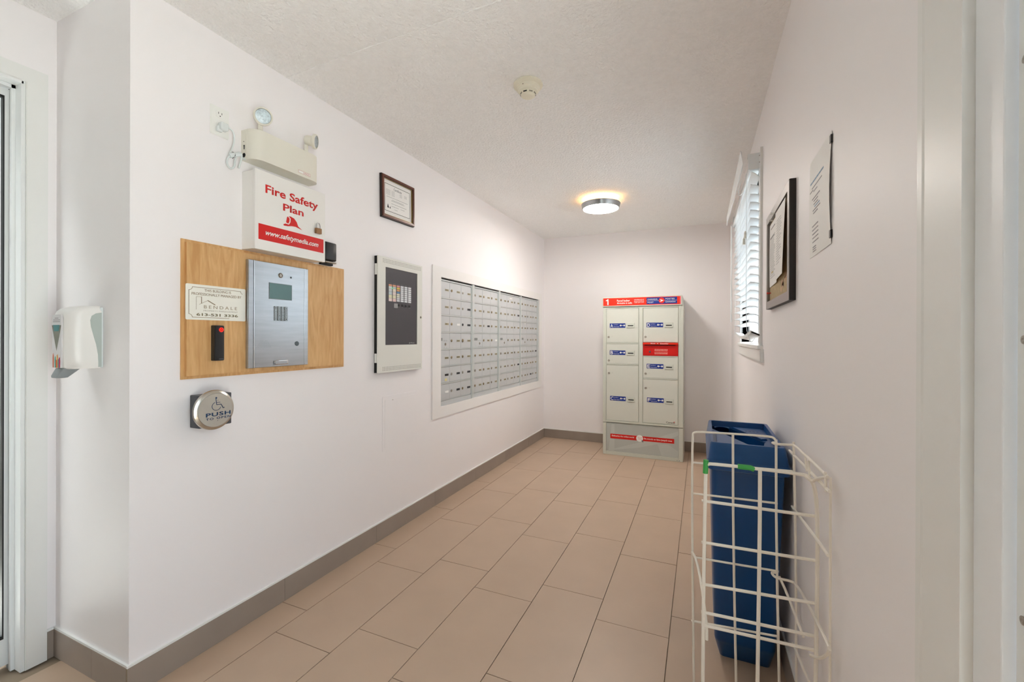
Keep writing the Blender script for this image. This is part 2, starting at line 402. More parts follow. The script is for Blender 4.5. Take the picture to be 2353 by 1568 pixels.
# ------------------------------------------------------------------ exterior door (right, beside the camera) : door_2
d2 = door_root('door_2')
zt = 2.22
g = G()
g.prism([(XR - .012, .679), (XR - .012, .772), (XR - .0135, .776), (XR - .0135, .790), (XR - .008, .797), (XR + .0, .797), (XR, .679)], 0, zt)
part('casing', g, M_TRIM, d2)
g = G(); g.box((XR - .012, DY0 - .11, 0), (XR, DY0, zt), .002); g.box((XR - .012, DY0, DZ), (XR, DY1, zt), .002)
part('casing', g, M_TRIM, d2)
g = G(); g.box((XR - .0005, .626, 0), (XR + T, DY1, DZ), .0015); g.box((XR, DY0, 0), (XR + T, DY0 + .05, DZ)); g.box((XR, DY0, DZ - .05), (XR + T, .626, DZ))
part('door_frame', g, mat('door_frame_aluminium', '#eef1f4', 0.4, 0.0, var=0.01), d2)
g = G(); g.box((XR + .0085, .585, 0.01), (XR + .03, .622, DZ - .06), .001)
hg = part('continuous_hinge', g, M_DOORW, d2)
for z in (.09, .375, .66, .945, 1.23, 1.515, 1.80, 2.03):
    gs = G(); gs.lathe([(.0045, 0), (.0045, .0012), (.002, .0018), (0, .0012)], (XR + .0086, .6105, z + .0), (-1, 0, 0), 12); part('screw', gs, M_NICKEL, hg)
FD = frame((XR + .03, 0, 0), (0, -1, 0), (0, 0, 1), (-1, 0, 0))
g2 = G(FD); g2.ring((-.60, .02, -(DY0 + .055), DZ - .06), (-.52, .22, -(DY0 + .14), DZ - .17), -.04, 0)
part('door_leaf', g2, M_DOORW, d2)
part('glass', G(FD).box((-.52, .22, -.022), (-(DY0 + .14), DZ - .17, -.016)), M_GLASS, d2)

# ------------------------------------------------------------------ window : window_1
w1 = door_root('window_1')
def Y(y): return -y
g = G(FR)
g.ring((Y(WY1), WZ0, Y(WY0), WZ1), (Y(WY1 - .045), WZ0 + .045, Y(WY0 + .045), WZ1 - .045), -.11, -.05)
g.box((Y(3.27), WZ0, -.105), (Y(3.23), WZ1, -.055)); g.box((Y(WY1), 1.70, -.10), (Y(WY0), 1.73, -.065)); part('sash', g, M_TRIM, w1)
part('glass', G(FR).box((Y(WY1 - .04), WZ0 + .04, -.085), (Y(WY0 + .04), WZ1 - .04, -.080)), M_WGLASS, w1)
g = G(FR); g.box((Y(WY0), WZ0 - .01, -.06), (Y(WY0 - .065), WZ1 + .06, .012), .002); g.box((Y(WY1 + .065), WZ0 - .01, -.06), (Y(WY1), WZ1 + .06, .012), .002)
g.box((Y(WY1), WZ1, -.06), (Y(WY0), WZ1 + .06, .012)); part('casing', g, M_TRIM, w1)
g = G(FR); g.box((Y(3.90), WZ0 - .03, -.06), (Y(2.56), WZ0 - .008, .026), .003); part('window_sill', g, M_TRIM, w1)
g = G(FR); g.prism([(Y(3.86), 1.172), (Y(2.53), 1.172), (Y(2.53), 1.155), (Y(2.52), 1.105), (Y(3.86), 1.105)], 0, .018, .004); part('apron', g, M_TRIM, w1)

# ------------------------------------------------------------------ mailbox surround (trim_1)
tr = struct('trim_1', G(FL).ring((2.637, .632, 4.965, 1.752), (2.748, .712, 4.878, 1.676), 0.0, .009), mat('mailbox_trim_paint', '#eeecea', 0.4, var=0.005))

# ------------------------------------------------------------------ venetian blind
bl = root('window_blind', (.25, 3.3, 1.25), 'broken white venetian blind sagging in front of the window', 'blind')
NS = 19; yn, yf = 2.625, 3.93
ang = math.radians(15)
def slat(zn, lift, twist=0, drop_near=0, name='slat'):
    g = G(); secs = []; K = 10
    for i in range(K + 1):
        s_ = i / K; y = yn + (yf - yn) * s_; z = zn + lift * s_ ** 1.7 - drop_near * (1 - s_) ** 3
        a = ang + twist * (1 - s_)
        ca, sa = math.cos(a) * .025, math.sin(a) * .025; xc = .262
        # room edge (x smaller) is higher than the wall edge
        cr = .0035
        secs.append([(xc - ca, y, z + sa), (xc, y, z + cr), (xc + ca, y, z - sa), (xc + ca, y, z - sa - .0026), (xc, y, z + cr - .0028), (xc - ca, y, z + sa - .0026)])
    g.loft(secs); return part(name, g, M_BLIND, bl, smooth=30)
for i in range(NS):
    zn = 2.077 - i * .0425
    if i == 0: slat(zn + .018, .045, twist=math.radians(25), drop_near=-.005)
    elif i == 1: slat(zn + .005, .046, twist=math.radians(6))
    else: slat(zn, .045 if i < 15 else .045 - (i - 14) * .009)
g = G(); g.box((.235, yn + .01, 2.125), (.282, yf, 2.175)); part('headrail', g, M_BLIND, bl)
g = G(); g.box((.226, yn - .006, 2.125), (.292, yn + .006, 2.21), .001); g.box((.226, yn, 2.20), (.292, yn + .05, 2.21)); brk = part('bracket', g, M_BLIND, bl)
for z_ in (2.193, 2.158): part('screw', G().cyl((.279, yn - .0062, z_), .003, .002, (0, -1, 0), 8), M_NICKEL, brk)
g = G(); g.box((.232, yf - .04, 2.12), (.292, yf + .01, 2.20), .001); part('bracket', g, M_BLIND, bl)
g = G(); secs = []
for i in range(9):
    s_ = i / 8; y = 2.63 + (4.0 - 2.63) * s_; x = .204 - .012 * s_; z0 = 2.165 - .008 * s_; lean = .012 * (1 - s_)
    secs.append([(x - .002, y, z0), (x + .002, y, z0), (x + .002 - lean, y, z0 + .07), (x - .002 - lean, y, z0 + .07)])
g.loft(secs); part('valance', g, M_BLIND, bl, 'valance board hanging loose in front of the headrail')
g = G(); secs = []
for i in range(9):
    s_ = i / 8; y = 2.60 + (3.80 - 2.60) * s_; z = 1.252 - .030 * math.sin(PI * min(1, s_ * 1.1)) + .012 * s_; tl = .010 * (1 - s_)
    secs.append([(.238, y, z + .010 + tl), (.288, y, z + .004 - tl), (.288, y, z - .008 - tl), (.238, y, z - .008 + tl)])
g.loft(secs); br = part('bottom_rail', g, M_BLIND, bl)
g = G(); g.loft([[(.242, y_, 1.266), (.284, y_, 1.248), (.284, y_, 1.240), (.242, y_, 1.258)] for y_ in (2.599, 2.602)]); part('end_opening', g, M_SHADEBLACK, br)
for y in (2.80, 3.25, 3.72):
    for x in (.2375, .287):
        part('ladder_cord', G().tube([(x, y, 2.13), (x, y, 1.27)], .0008, 5), M_PLASTICL, bl)
part('lift_cord', G().tube([(.225, 2.70, 2.13), (.224, 2.69, 1.95), (.226, 2.70, 1.70), (.224, 2.69, 1.40), (.23, 2.72, 1.27), (.24, 2.62, 1.20), (.26, 2.60, 1.23)], .0012, 5, 1), M_PLASTICL, bl)
part('cord_tassel', G().lathe([(.003, 0), (.007, -.01), (.008, -.04), (0, -.041)], (.222, 2.71, 1.82), (0, 0, 1), 10), M_IVORY, bl, smooth=1)
part('cord_tassel', G().lathe([(.003, 0), (.007, -.01), (.008, -.04), (0, -.041)], (.218, 2.73, 1.79), (0, 0, 1), 10), M_IVORY, bl, smooth=1)
wd = part('tilt_wand', G().tube([(.226, 3.99, 2.16), (.226, 3.99, 1.36)], .006, 8), M_BLIND, bl, smooth=1)
part('loose_cord', G().tube([(.205, 2.78, 2.12), (.19, 2.80, 2.07), (.20, 2.84, 2.05), (.23, 2.86, 2.09)], .001, 5, 2), M_PLASTICL, bl)

# ------------------------------------------------------------------ ceiling lamp and smoke detector
def ceiling_lamp(LX, LY, label):
    lp = root('ceiling_lamp', (LX, LY, H), label, 'lamp')
    part('canopy', G().lathe([(.115, 0), (.115, -.038), (.13, -.04)], (LX, LY, H - .001), (0, 0, 1), 48), mat('warm_glass_canopy', '#fff1d8', 0.5, emit='#ffcf8a', estr=1.2), lp, smooth=1)
    part('steel_ring', G().lathe([(.163, -.040), (.168, -.045), (.158, -.084), (.150, -.086), (.150, -.08), (.158, -.045)], (LX, LY, H), (0, 0, 1), 64), M_STEEL, lp, smooth=1)
    part('diffuser', G().lathe([(.150, -.050), (.151, -.086), (.14, -.0885), (0, -.090)], (LX, LY, H), (0, 0, 1), 48), mat('lit_diffuser', '#fff6e8', 0.5, emit='#fff9f2', estr=36.0), lp, smooth=1)
    part('glow_gap', G().lathe([(.148, -.040), (.148, -.050), (.118, -.050), (.118, -.040)], (LX, LY, H), (0, 0, 1), 48), mat('lit_gap', '#fff6e8', 0.5, emit='#ffc27a', estr=12.0), lp, smooth=1)
ceiling_lamp(-.809, 3.791, 'round flush ceiling lamp with brushed steel ring, switched on')

SX, SY = -.761, 1.930
sm = root('smoke_detector', (SX, SY, H), 'cream stepped smoke detector on the ceiling', 'smoke detector')
part('base_plate', G().lathe([(.066, 0), (.070, -.004), (.070, -.012), (.058, -.018)], (SX, SY, H), (0, 0, 1), 40), M_CREAM, sm, smooth=1)
part('body', G().lathe([(.057, -.014), (.055, -.030), (.047, -.036), (.046, -.040), (.036, -.044), (.034, -.058), (.027, -.062), (.024, -.064), (0, -.0655)], (SX, SY, H), (0, 0, 1), 40), M_CREAM, sm, smooth=1)
for k in range(8):
    a = math.radians(-92 + 45 * k); c_ = (SX + .0352 * math.cos(a), SY + .0352 * math.sin(a)); t_ = (-math.sin(a) * .0085, math.cos(a) * .0085)
    g = G(); g.tube([(c_[0] - t_[0], c_[1] - t_[1], H - .051), (c_[0] + t_[0], c_[1] + t_[1], H - .051)], .0028, 6); part('vent', g, M_SHADEBLACK if k == 0 else mat('vent_grey', '#8f8d80', 0.6), sm)
part('indicator', G().lathe([(.0022, 0), (0, .0015)], (SX - .004, SY - .0555, H - .028), (0, -1, -.1), 10), mat('led_dark_red', '#5a1713', 0.3), sm)

# ------------------------------------------------------------------ LEFT WALL : outlet, cord, emergency light
ou = root('wall_outlet', (XL, 1.131, 2.034), 'white duplex wall outlet left of the emergency light', 'outlet')
part('cover_plate', G(FL).prism(rrect(1.095, 2.034, 1.168, 2.150, .004), 0, .005, .002), M_WHITE, ou, smooth=1)
for v in (2.121, 2.072):
    rc = part('receptacle', G(FL).prism(rrect(1.1145, v - .0145, 1.1475, v + .0145, .007), .004, .0065), M_WHITE, ou)
    g = G(FL); g.box((1.1235, v + .0, .0064), (1.1255, v + .008, .0067)); g.box((1.1365, v + .0, .0064), (1.1385, v + .008, .0067)); g.cyl((1.131, v - .007, .0064), .0022, .0003, (0, 0, 1), 10)
    part('slot', g, M_SHADEBLACK, rc)
pc = root('power_cord', (XL, 1.15, 1.95), 'clear bundled power cord from the outlet into the emergency light', 'cord')
part('plug', G(FL).box((1.119, 2.055, .0068), (1.150, 2.085, .034), .006, 3), M_PLASTICL, pc, smooth=1)
part('plug_clip', G(FL).box((1.112, 2.047, .0068), (1.134, 2.070, .020), .004, 2), M_PLASTICL, pc, smooth=1)
def L3(u, v, n): return (u, v, n)
part('cable', G(FL).tube([L3(1.148, 2.074, .024), L3(1.165, 2.07, .03), L3(1.178, 2.045, .026), L3(1.172, 1.995, .018), L3(1.158, 1.968, .016), L3(1.165, 1.965, .024), L3(1.190, 1.978, .028), L3(1.205, 1.976, .026), L3(1.226, 1.973, .022)], .0032, 8, 2), M_PLASTICL, pc, smooth=1)
part('cable_loop', G(FL).tube([L3(1.168, 1.972, .02), L3(1.150, 1.950, .02), L3(1.152, 1.925, .016), L3(1.172, 1.915, .012), L3(1.184, 1.93, .016), L3(1.180, 1.955, .022), L3(1.190, 1.985, .03), L3(1.206, 1.992, .028), L3(1.202, 1.962, .03), L3(1.198, 1.928, .02)], .0038, 8, 2), M_PLASTICL, pc, smooth=1)
part('cable_bundle', G(FL).tube([L3(1.160, 1.965, .02), L3(1.180, 1.975, .026), L3(1.200, 1.985, .026)], .0095, 8, 1), M_PLASTICL, pc, smooth=1)
part('twist_tie', G(FL).tube([L3(1.172, 1.985, .020), L3(1.176, 1.972, .037), L3(1.172, 1.958, .02)], .0015, 6, 1), M_DGREY, pc)

em = root('emergency_light', (XL, 1.39, 1.97), 'cream twin-head emergency light above the fire safety box', 'emergency light')
u0, u1 = 1.222, 1.566
pf = [(u0, 0), (u0, .038)] + [(u0 + .05 - .05 * math.cos(t * PI / 2 / 6), .038 + .045 * math.sin(t * PI / 2 / 6)) for t in range(1, 7)] + \
     [(u1 - .05 + .05 * math.sin(t * PI / 2 / 6), .038 + .045 * math.cos(t * PI / 2 / 6)) for t in range(0, 7)] + [(u1, 0)]
part('housing', G(FL).prismz(pf, 1.972, 2.098), M_IVORY, em, smooth=30)
g = G(FL).box((u0 - .001, 1.976, .006), (u0 + .001, 2.092, .032)); sp = part('side_cover', g, M_IVORY, em)
g = G(FL).cyl((u0 - .0012, 1.990, .020), .0095, .001, (-1, 0, 0), 16); part('cord_hole', g, M_SHADEBLACK, sp)
g = G(FL).cyl((u0 - .0012, 2.030, .021), .0035, .001, (-1, 0, 0), 10); g.box((u0 - .0022, 2.015, .019), (u0 - .0012, 2.03, .0235)); part('keyhole', g, M_SHADEBLACK, sp)
part('test_lamp', G(FL).cyl((u0 - .0012, 2.048, .019), .0018, .001, (-1, 0, 0), 8), M_SHADEBLACK, sp)
def head(cx_, cy_, cz_, d, r, name='lamp_head'):
    d = Vector(d).normalized(); c = Vector((cx_, cy_, cz_))
    h_ = part(name, G().lathe([(0, -.05), (r * .55, -.048), (r * .66, -.040), (r * .70, -.014), (r, -.008), (r, .002), (r * .82, .0045), (r * .80, .0), (r * .80, -.001)], c, d, 32), M_IVORY, em, smooth=35)
    part('reflector', G().lathe([(r * .78, .002), (r * .6, .0), (r * .35, -.004), (r * .12, -.006), (0, -.006)], c, d, 24), mat('mirror_reflector', '#eef0f2', 0.4, 0.6, var=.35, vscale=120, bump=.9, bscale=160), h_, smooth=1)
    part('lens', G().lathe([(r * .8, .0035), (0, .0055)], c, d, 24), M_PLUG, h_, smooth=1)
    return h_
head(-1.705, 1.266, 2.163, (.80, -.45, -.22), .037)
head(-1.700, 1.535, 2.166, (.72, .42, -.12), .034)
g = G().lathe([(.014, 0), (.016, .008), (.010, .016), (.010, .045)], (-1.735, 1.275, 2.096), (0, 0, 1), 16); part('neck', g, M_IVORY, em, smooth=1)
g = G().lathe([(.014, 0), (.016, .008), (.010, .016), (.010, .05)], (-1.735, 1.510, 2.096), (0, 0, 1), 16); part('neck', g, M_IVORY, em, smooth=1)
lb = part('label_plate', G(FL).box((1.435, 1.984, .0828), (1.502, 1.997, .0834)), M_WHITE, em)
g = G(FL).ring((1.435, 1.984, 1.502, 1.997), (1.4362, 1.9852, 1.5008, 1.9958), .0834, .0837); part('border', g, mat('pale_red_print', '#c98a80', .5), lb)
text('LUMACELL', FL, (1.462, 1.987, 1.498, 1.994), .0835, mat('pale_red_print'), lb)

# ------------------------------------------------------------------ fire safety plan box and padlock
fs = root('fire_safety_box', (XL, 1.406, 1.595), 'white metal fire safety plan box with red lettering', 'document box')
part('case', G(FL).box((1.2255, 1.597, 0), (1.5875, 1.925, .068), .002), M_ENAMEL, fs)
dr = part('door', G(FL).box((1.223, 1.595, .070), (1.590, 1.930, .085), .002), M_ENAMEL, fs)
nf = .0852
text('Fire Safety', FL, (1.270, 1.829, 1.545, 1.876), nf, M_RED, dr, bold=.022)
text('Plan', FL, (1.355, 1.787, 1.463, 1.819), nf, M_RED, dr, bold=.022)
hat = [(1.3711, 1.7439), (1.3765, 1.7655), (1.3850, 1.7685), (1.3915, 1.7590), (1.3900, 1.7440), (1.3832, 1.7325), (1.3674, 1.7355)]
g = G(FL); g.prism([(1.3700, 1.7385), (1.3755, 1.7640), (1.3800, 1.7665), (1.3885, 1.7585), (1.3868, 1.7450), (1.3815, 1.7350)], nf, nf + .0004)
g.prism([(1.3840, 1.7690), (1.3932, 1.7704), (1.4121, 1.7654), (1.4256, 1.7523), (1.4334, 1.7344), (1.4558, 1.7223), (1.4354, 1.7266), (1.4199, 1.7296), (1.4009, 1.7284), (1.3785, 1.7231), (1.3584, 1.7216), (1.3566, 1.7275), (1.3674, 1.7324), (1.3850, 1.7315), (1.3925, 1.7440), (1.3938, 1.7605)], nf, nf + .0004)
part('helmet_emblem', g, M_RED, dr)
bd = part('red_band', G(FL).box((1.239, 1.638, .085), (1.579, 1.704, .0855)), M_RED, dr)
text('www.safetymedia.com', FL, (1.271, 1.654, 1.548, 1.684), .0857, M_WHITE, dr, bold=.022, shear=.35)
part('hasp', G(FL).box((1.528, 1.768, .085), (1.549, 1.782, .0865), .001), M_ENAMEL, fs)
pl = root('padlock', (XL + .09, 1.541, 1.723), 'small brass padlock hanging on the fire safety box', 'padlock')
part('lock_body', G(FL).prism(rrect(1.525, 1.724, 1.556, 1.750, .002), .0865, .100, .001), M_BRASSP, pl)
part('shackle', G(FL).tube([L3(1.530, 1.750, .093), L3(1.530, 1.765, .093), L3(1.536, 1.776, .093), L3(1.545, 1.776, .093), L3(1.551, 1.765, .093), L3(1.551, 1.750, .093)], .0022, 8, 2), M_STEEL2, pl, smooth=1)

# black reader next to the fire box
rd = root('wall_card_reader', (XL, 1.66, 1.60), 'black card reader behind the right edge of the fire safety box', 'card reader')
part('backplate', G(FL).box((1.628, 1.598, 0), (1.706, 1.706, .018), .003), M_BLACK, rd)
part('cover', G(FL).box((1.628, 1.618, .016), (1.704, 1.712, .046), .008, 3), M_BLACK, rd, smooth=1)
part('light_bar', G(FL).box((1.630, 1.606, .030), (1.702, 1.614, .046), .003), M_NICKEL, rd)

# ------------------------------------------------------------------ maple board with sign, reader, intercom
bo = root('wooden_board', (XL, 1.391, 1.068), 'pale maple board with chamfered edges behind the intercom and sign', 'board')
g = G(FL)
pt = [(.990, 1.068), (1.792, 1.068), (1.792, 1.595), (.990, 1.595)]
g.prism(pt, 0, .018, .012)
part('panel', g, M_WOOD, bo)
NB = .0182
sg = root('management_sign', (XL + .02, 1.112, 1.293), 'cream building management sign with house outline on the board', 'sign')
sp = part('plate', G(FL).prism(rrect(.997, 1.293, 1.228, 1.428, .005), NB, .0215), mat('cream_sign_plastic', '#efeee4', .35, var=.01), sg)
ns = .0217
g = G(FL)
def strip(pts, w, n, g=g):
    for (a, b) in zip(pts, pts[1:]):
        d = Vector((b[0] - a[0], b[1] - a[1])); l_ = d.length; d /= l_; p = Vector((-d.y, d.x)) * w / 2; e = d * w / 2 * .6
        a_ = Vector(a) - e; b_ = Vector(b) + e
        g.prism([tuple(a_ - p), tuple(b_ - p), tuple(b_ + p), tuple(a_ + p)], n, n + .0004)
arc = lambda cx_, cy_, r, a0, a1: [(cx_ + r * math.cos(math.radians(a0 + (a1 - a0) * k / 5)), cy_ + r * math.sin(math.radians(a0 + (a1 - a0) * k / 5))) for k in range(6)]
strip([(1.0075, 1.405), (1.0075, 1.3145)], .0016, ns); strip(arc(1.0075, 1.3025, .012, 90, 0), .0014, ns); strip([(1.0195, 1.3025), (1.159, 1.3025)], .0016, ns)
strip(arc(1.0075, 1.417, .012, -90, 0), .0014, ns); strip([(1.0195, 1.417), (1.2065, 1.417)], .0016, ns); strip(arc(1.2185, 1.417, .012, 180, 250), .0014, ns)
part('border', g, M_TAN, sp)
g = G(FL); strip([(1.0335, 1.3325), (1.0335, 1.381), (1.0525, 1.3815)], .0009, ns, g); strip([(1.0525, 1.3815), (1.0525, 1.357)], .0024, ns, g)
strip([(1.0444, 1.352), (1.0756, 1.369)], .001, ns, g); strip([(1.0756, 1.369), (1.1031, 1.354)], .003, ns, g); part('house_emblem', g, M_TAN, sp)
text('THIS BUILDING IS', FL, (1.063, 1.4025, 1.166, 1.4125), ns, M_TAN, sp)
text('PROFESSIONALLY MANAGED BY', FL, (1.017, 1.387, 1.209, 1.397), ns, M_TAN, sp)
text('BENDALE', FL, (1.0615, 1.338, 1.1915, 1.350), ns, mat('grey_bronze_print', '#a09278', .5), sp, spacing=1.5)
text('PROPERTY MANAGEMENT', FL, (1.060, 1.3265, 1.1945, 1.332), ns, M_TANL, sp, spacing=1.1)
text('613-531 3336', FL, (1.0344, 1.3085, 1.1953, 1.319), ns, mat('olive_print', '#7d7350', .5), sp, bold=.02)

cr_ = root('fob_reader', (XL + .02, 1.11, 1.134), 'slim black fob reader with red light ring', 'card reader')
g = G(FL); g.box((1.089, 1.134, NB), (1.129, 1.273, .032), .003); part('housing', g, mat('olive_black_plastic', '#3a372f', .5), cr_, smooth=1)
g = G(FL); pr_ = [(1.0895, .030), (1.129, .030), (1.129, .040), (1.110, .046), (1.0895, .042)]
g.prismz(pr_, 1.1345, 1.2725, .0025); part('front_cover', g, M_BLACK, cr_, smooth=30)
g = G(FL).tube([(1.1125 + .0072 * math.cos(t * PI / 12), 1.256 + .0072 * math.sin(t * PI / 12), .0462) for t in range(25)], .0012, 6); part('light_ring', g, mat('red_led', '#ff2a1c', .3, emit='#ff1408', estr=1.5), cr_, smooth=1)
g = G(FL).lathe([(.0036, 0), (.0036, .0018), (0, .002)], (1.1125, 1.256, .0450), (0, 0, 1), 16); part('light_dot', g, mat('red_led_dim', '#8c0c06', .3, emit='#c81408', estr=.6), cr_, smooth=1)
text('KANTECH', FL, (1.104, 1.1395, 1.121, 1.1425), .0455, mat('grey_print', '#8a8e90', .5), cr_)

ic = root('door_intercom', (XL + .02, 1.382, 1.095), 'stainless door intercom panel with keypad and green screen', 'intercom')
part('back_box', G(FL).box((1.231, 1.095, NB), (1.534, 1.556, .032), .001), M_STEEL, ic)
part('side_strip', G(FL).box((1.232, 1.096, .032), (1.2535, 1.555, .0355), .001), M_STEEL, ic)
part('side_strip', G(FL).box((1.513, 1.096, .032), (1.533, 1.555, .0355), .001), M_STEEL, ic)
part('front_panel', G(FL).box((1.2575, 1.096, .030), (1.5105, 1.555, .0365), .001), M_STEEL, ic)
part('edge_trim', G(FL).box((1.2540, 1.096, .032), (1.2572, 1.555, .0375)), M_STEEL2, ic)
part('edge_trim', G(FL).box((1.5107, 1.096, .032), (1.5128, 1.555, .0375)), M_STEEL2, ic)
nn = .0366
g = G(FL).lathe([(.0115, 0), (.0115, .002), (.009, .005), (.006, .0055), (.005, .003), (0, .003)], (1.382, 1.506, nn), (0, 0, 1), 24); kl = part('key_lock', g, M_NICKEL, ic, smooth=1)
part('camera_hole', G(FL).cyl((1.436, 1.503, nn), .0045, .0006), M_BLACK, ic)
g = G(FL).box((1.326, 1.398, nn), (1.4395, 1.467, nn + .0008)); sc_ = part('screen', g, M_LCD, ic)
part('screen_border', G(FL).ring((1.3245, 1.3965, 1.441, 1.4685), (1.3265, 1.3985, 1.439, 1.4665), nn, nn + .0012), M_DARKSEAL, sc_)
KEYS = ['1', '2', '3', 'A', '4', '5', '6', 'Z', '7', '8', '9', '+', '*', '0', '#', '-']
for r in range(4):
    for c in range(4):
        uu, vv = 1.351 + c * .0178, 1.351 - r * .0163
        kb = part('key', G(FL).box((uu - .0002, vv - .0, nn), (uu + .0122, vv + .0135, nn + .0022), .0012), mat('key_steel', '#a8b0b2', .35, .8), ic)
        g = G(FL).ring((uu - .001, vv - .0008, uu + .013, vv + .0143), (uu + .0006, vv + .0008, uu + .0114, vv + .0127), nn, nn + .0024); part('key_surround', g, M_DARKSEAL, kb)
        text(KEYS[r * 4 + c], FL, (uu + .004, vv + .0035, uu + .008, vv + .010), nn + .0023, M_INKD, kb)
g = G(FL)
for r in range(7):
    w_ = 4 + r; 
    for c in range(w_):
        uu = 1.3015 + (c - (w_ - 1) / 2) * .0072
        if r < 3 and abs(uu - 1.3015) < .006 * (3 - r) * .6: continue
        g.cyl((uu, 1.2165 - r * .0056, nn), .0011, .0003, (0, 0, 1), 6)
o = part('speaker_hole', g, M_DARKSEAL, ic); o['kind'] = 'stuff'
part('door_release', G(FL).lathe([(.0105, 0), (.0108, .0015), (.009, .003), (0, .0035)], (1.469, 1.197, nn), (0, 0, 1), 24), mat('slate_button', '#4e5a60', .35), ic, smooth=1)
g = G(FL).box((1.348, 1.1035, nn), (1.4205, 1.1230, nn + .0045), .0025); npl = part('name_plate', g, M_STEEL2, ic, smooth=1)
part('plate_insert', G(FL).box((1.3535, 1.107, nn + .0045), (1.413, 1.1195, nn + .0051), .0003), M_STEEL, npl)

# ------------------------------------------------------------------ push to open button
pb = root('push_plate', (XL, 1.086, .875), 'round steel push-to-open button with wheelchair symbol', 'push button')
part('back_box', G(FL).box((1.024, .882, 0), (1.148, 1.006, .055), .003), M_DGREY, pb, smooth=1)
cu_, cv_ = 1.0705, .948
part('stem', G(FL).cyl((cu_, cv_, .05), .02, .022), M_DGREY, pb)
dk = part('disc', G(FL).lathe([(.0, .062), (.072, .062), (.0755, .0645), (.0765, .068), (.0745, .0725), (.0655, .0765), (.064, .078), (.0, .0785)], (cu_, cv_, 0), (0, 0, 1), 64), mat('push_steel', '#c9c6bd', .26, 1.0, var=.10, vscale=7), pb, smooth=25)
part('face', G(FL).cyl((cu_, cv_, .0783), .0632, .0006, (0, 0, 1), 48), mat('push_face', '#d9d6cb', .36, .75, var=.08, vscale=9), dk)
n_ = .0791; sc2 = 1.0
def W(u, v): return (u * 1.0 - .0015, v)
g = G(FL); g.cyl((1.0724, .9942, n_), .0035, .0004, (0, 0, 1), 16)
for pts, w_ in (([W(1.0729, .9900), W(1.0756, .9683), W(1.092, .9681), W(1.1008, .9525), W(1.1050, .9542)], .0024), ([W(1.0749, .9767), W(1.0886, .9760)], .0018),
               ([W(1.0750 + .0165 * math.cos(math.radians(a)), .9625 + .0158 * math.sin(math.radians(a))) for a in range(112, 352, 12)], .0020)):
    strip(pts, w_, n_, g)
part('wheelchair_symbol', g, M_NAVY, dk)
text('PUSH', FL, (1.0345, .9248, 1.1280, .9395), n_, M_NAVY, dk, bold=.025, spacing=1.1)
text('TO OPEN', FL, (1.0345, .9125, 1.1280, .9208), n_, M_NAVY, dk, bold=.02, spacing=1.3)
g = G(FL); g.cyl((1.0785, .9845, n_), .0012, .0004, (0, 0, 1), 8); part('rivet', g, M_BLACK, dk)
g = G(FL); g.cyl((1.078, .9065, n_), .0012, .0004, (0, 0, 1), 8); part('rivet', g, M_BLACK, dk)

# ------------------------------------------------------------------ framed certificate
cf = root('framed_certificate', (XL, 2.243, 2.09), 'framed certificate in dark mahogany above the fire alarm panel', 'picture')
C0 = (2.083, 1.962, 2.403, 2.221)
g = G(FL).ring(C0, (2.103, 1.982, 2.383, 2.201), .001, .018); fr_ = part('frame', g, M_FRAMEW, cf)
g = G(FL).ring((2.087, 1.966, 2.399, 2.217), (2.098, 1.977, 2.388, 2.206), .018, .023); part('raised_moulding', g, mat('mahogany_lighter', '#6b4034', .3, var=.15, vscale=20), fr_)  # moulding in a lighter brown than the frame
g = G(FL).ring((2.102, 1.981, 2.384, 2.202), (2.105, 1.984, 2.381, 2.199), .012, .0165); part('gold_bead', g, M_GOLD, cf)
g = G(FL).box((2.082, 1.961, 0), (2.0832, 2.222, .015)); g.box((2.082, 1.9605, 0), (2.404, 1.962, .015)); part('frame_edge', g, M_DKSIDE, cf)
pp = part('certificate', G(FL).box((2.104, 1.983, .004), (2.382, 2.200, .008)), M_PAPER, cf)
g = G(FL).ring((2.118, 2.008, 2.366, 2.176), (2.1205, 2.0105, 2.3635, 2.1735), .008, .0083); part('border', g, M_INKD, pp)
text('Certificate', FL, (2.203, 2.148, 2.282, 2.163), .0081, M_INK, pp)
lines(FL, [(2.130, 2.172, 2.141 - .006 * k) for k in range(6)] + [(2.182, 2.212, 2.141 - .006 * k) for k in range(6)] + [(2.262, 2.285, 2.141 - .006 * k) for k in range(4)] + [(2.308, 2.335, 2.141 - .006 * k) for k in range(3)], .0081, mat('faint_ink', '#b9bab9', .7), pp, h=.0022)
lines(FL, [(2.135, 2.345, 2.098), (2.185, 2.300, 2.085), (2.180, 2.310, 2.079), (2.180, 2.330, 2.062), (2.180, 2.250, 2.046), (2.270, 2.310, 2.046), (2.21, 2.24, 2.03)], .0081, mat('faint_ink2', '#9a9c9b', .7), pp, h=.0022)
g = G(FL); g.prism([(2.140, 2.030), (2.1465, 2.055), (2.152, 2.042), (2.160, 2.030)], .008, .0083); g.prism([(2.163, 2.029), (2.168, 2.043), (2.173, 2.029)], .008, .0083); part('crest', g, M_INKD, pp)
cf.rotation_euler = (math.radians(1.2), 0, 0)

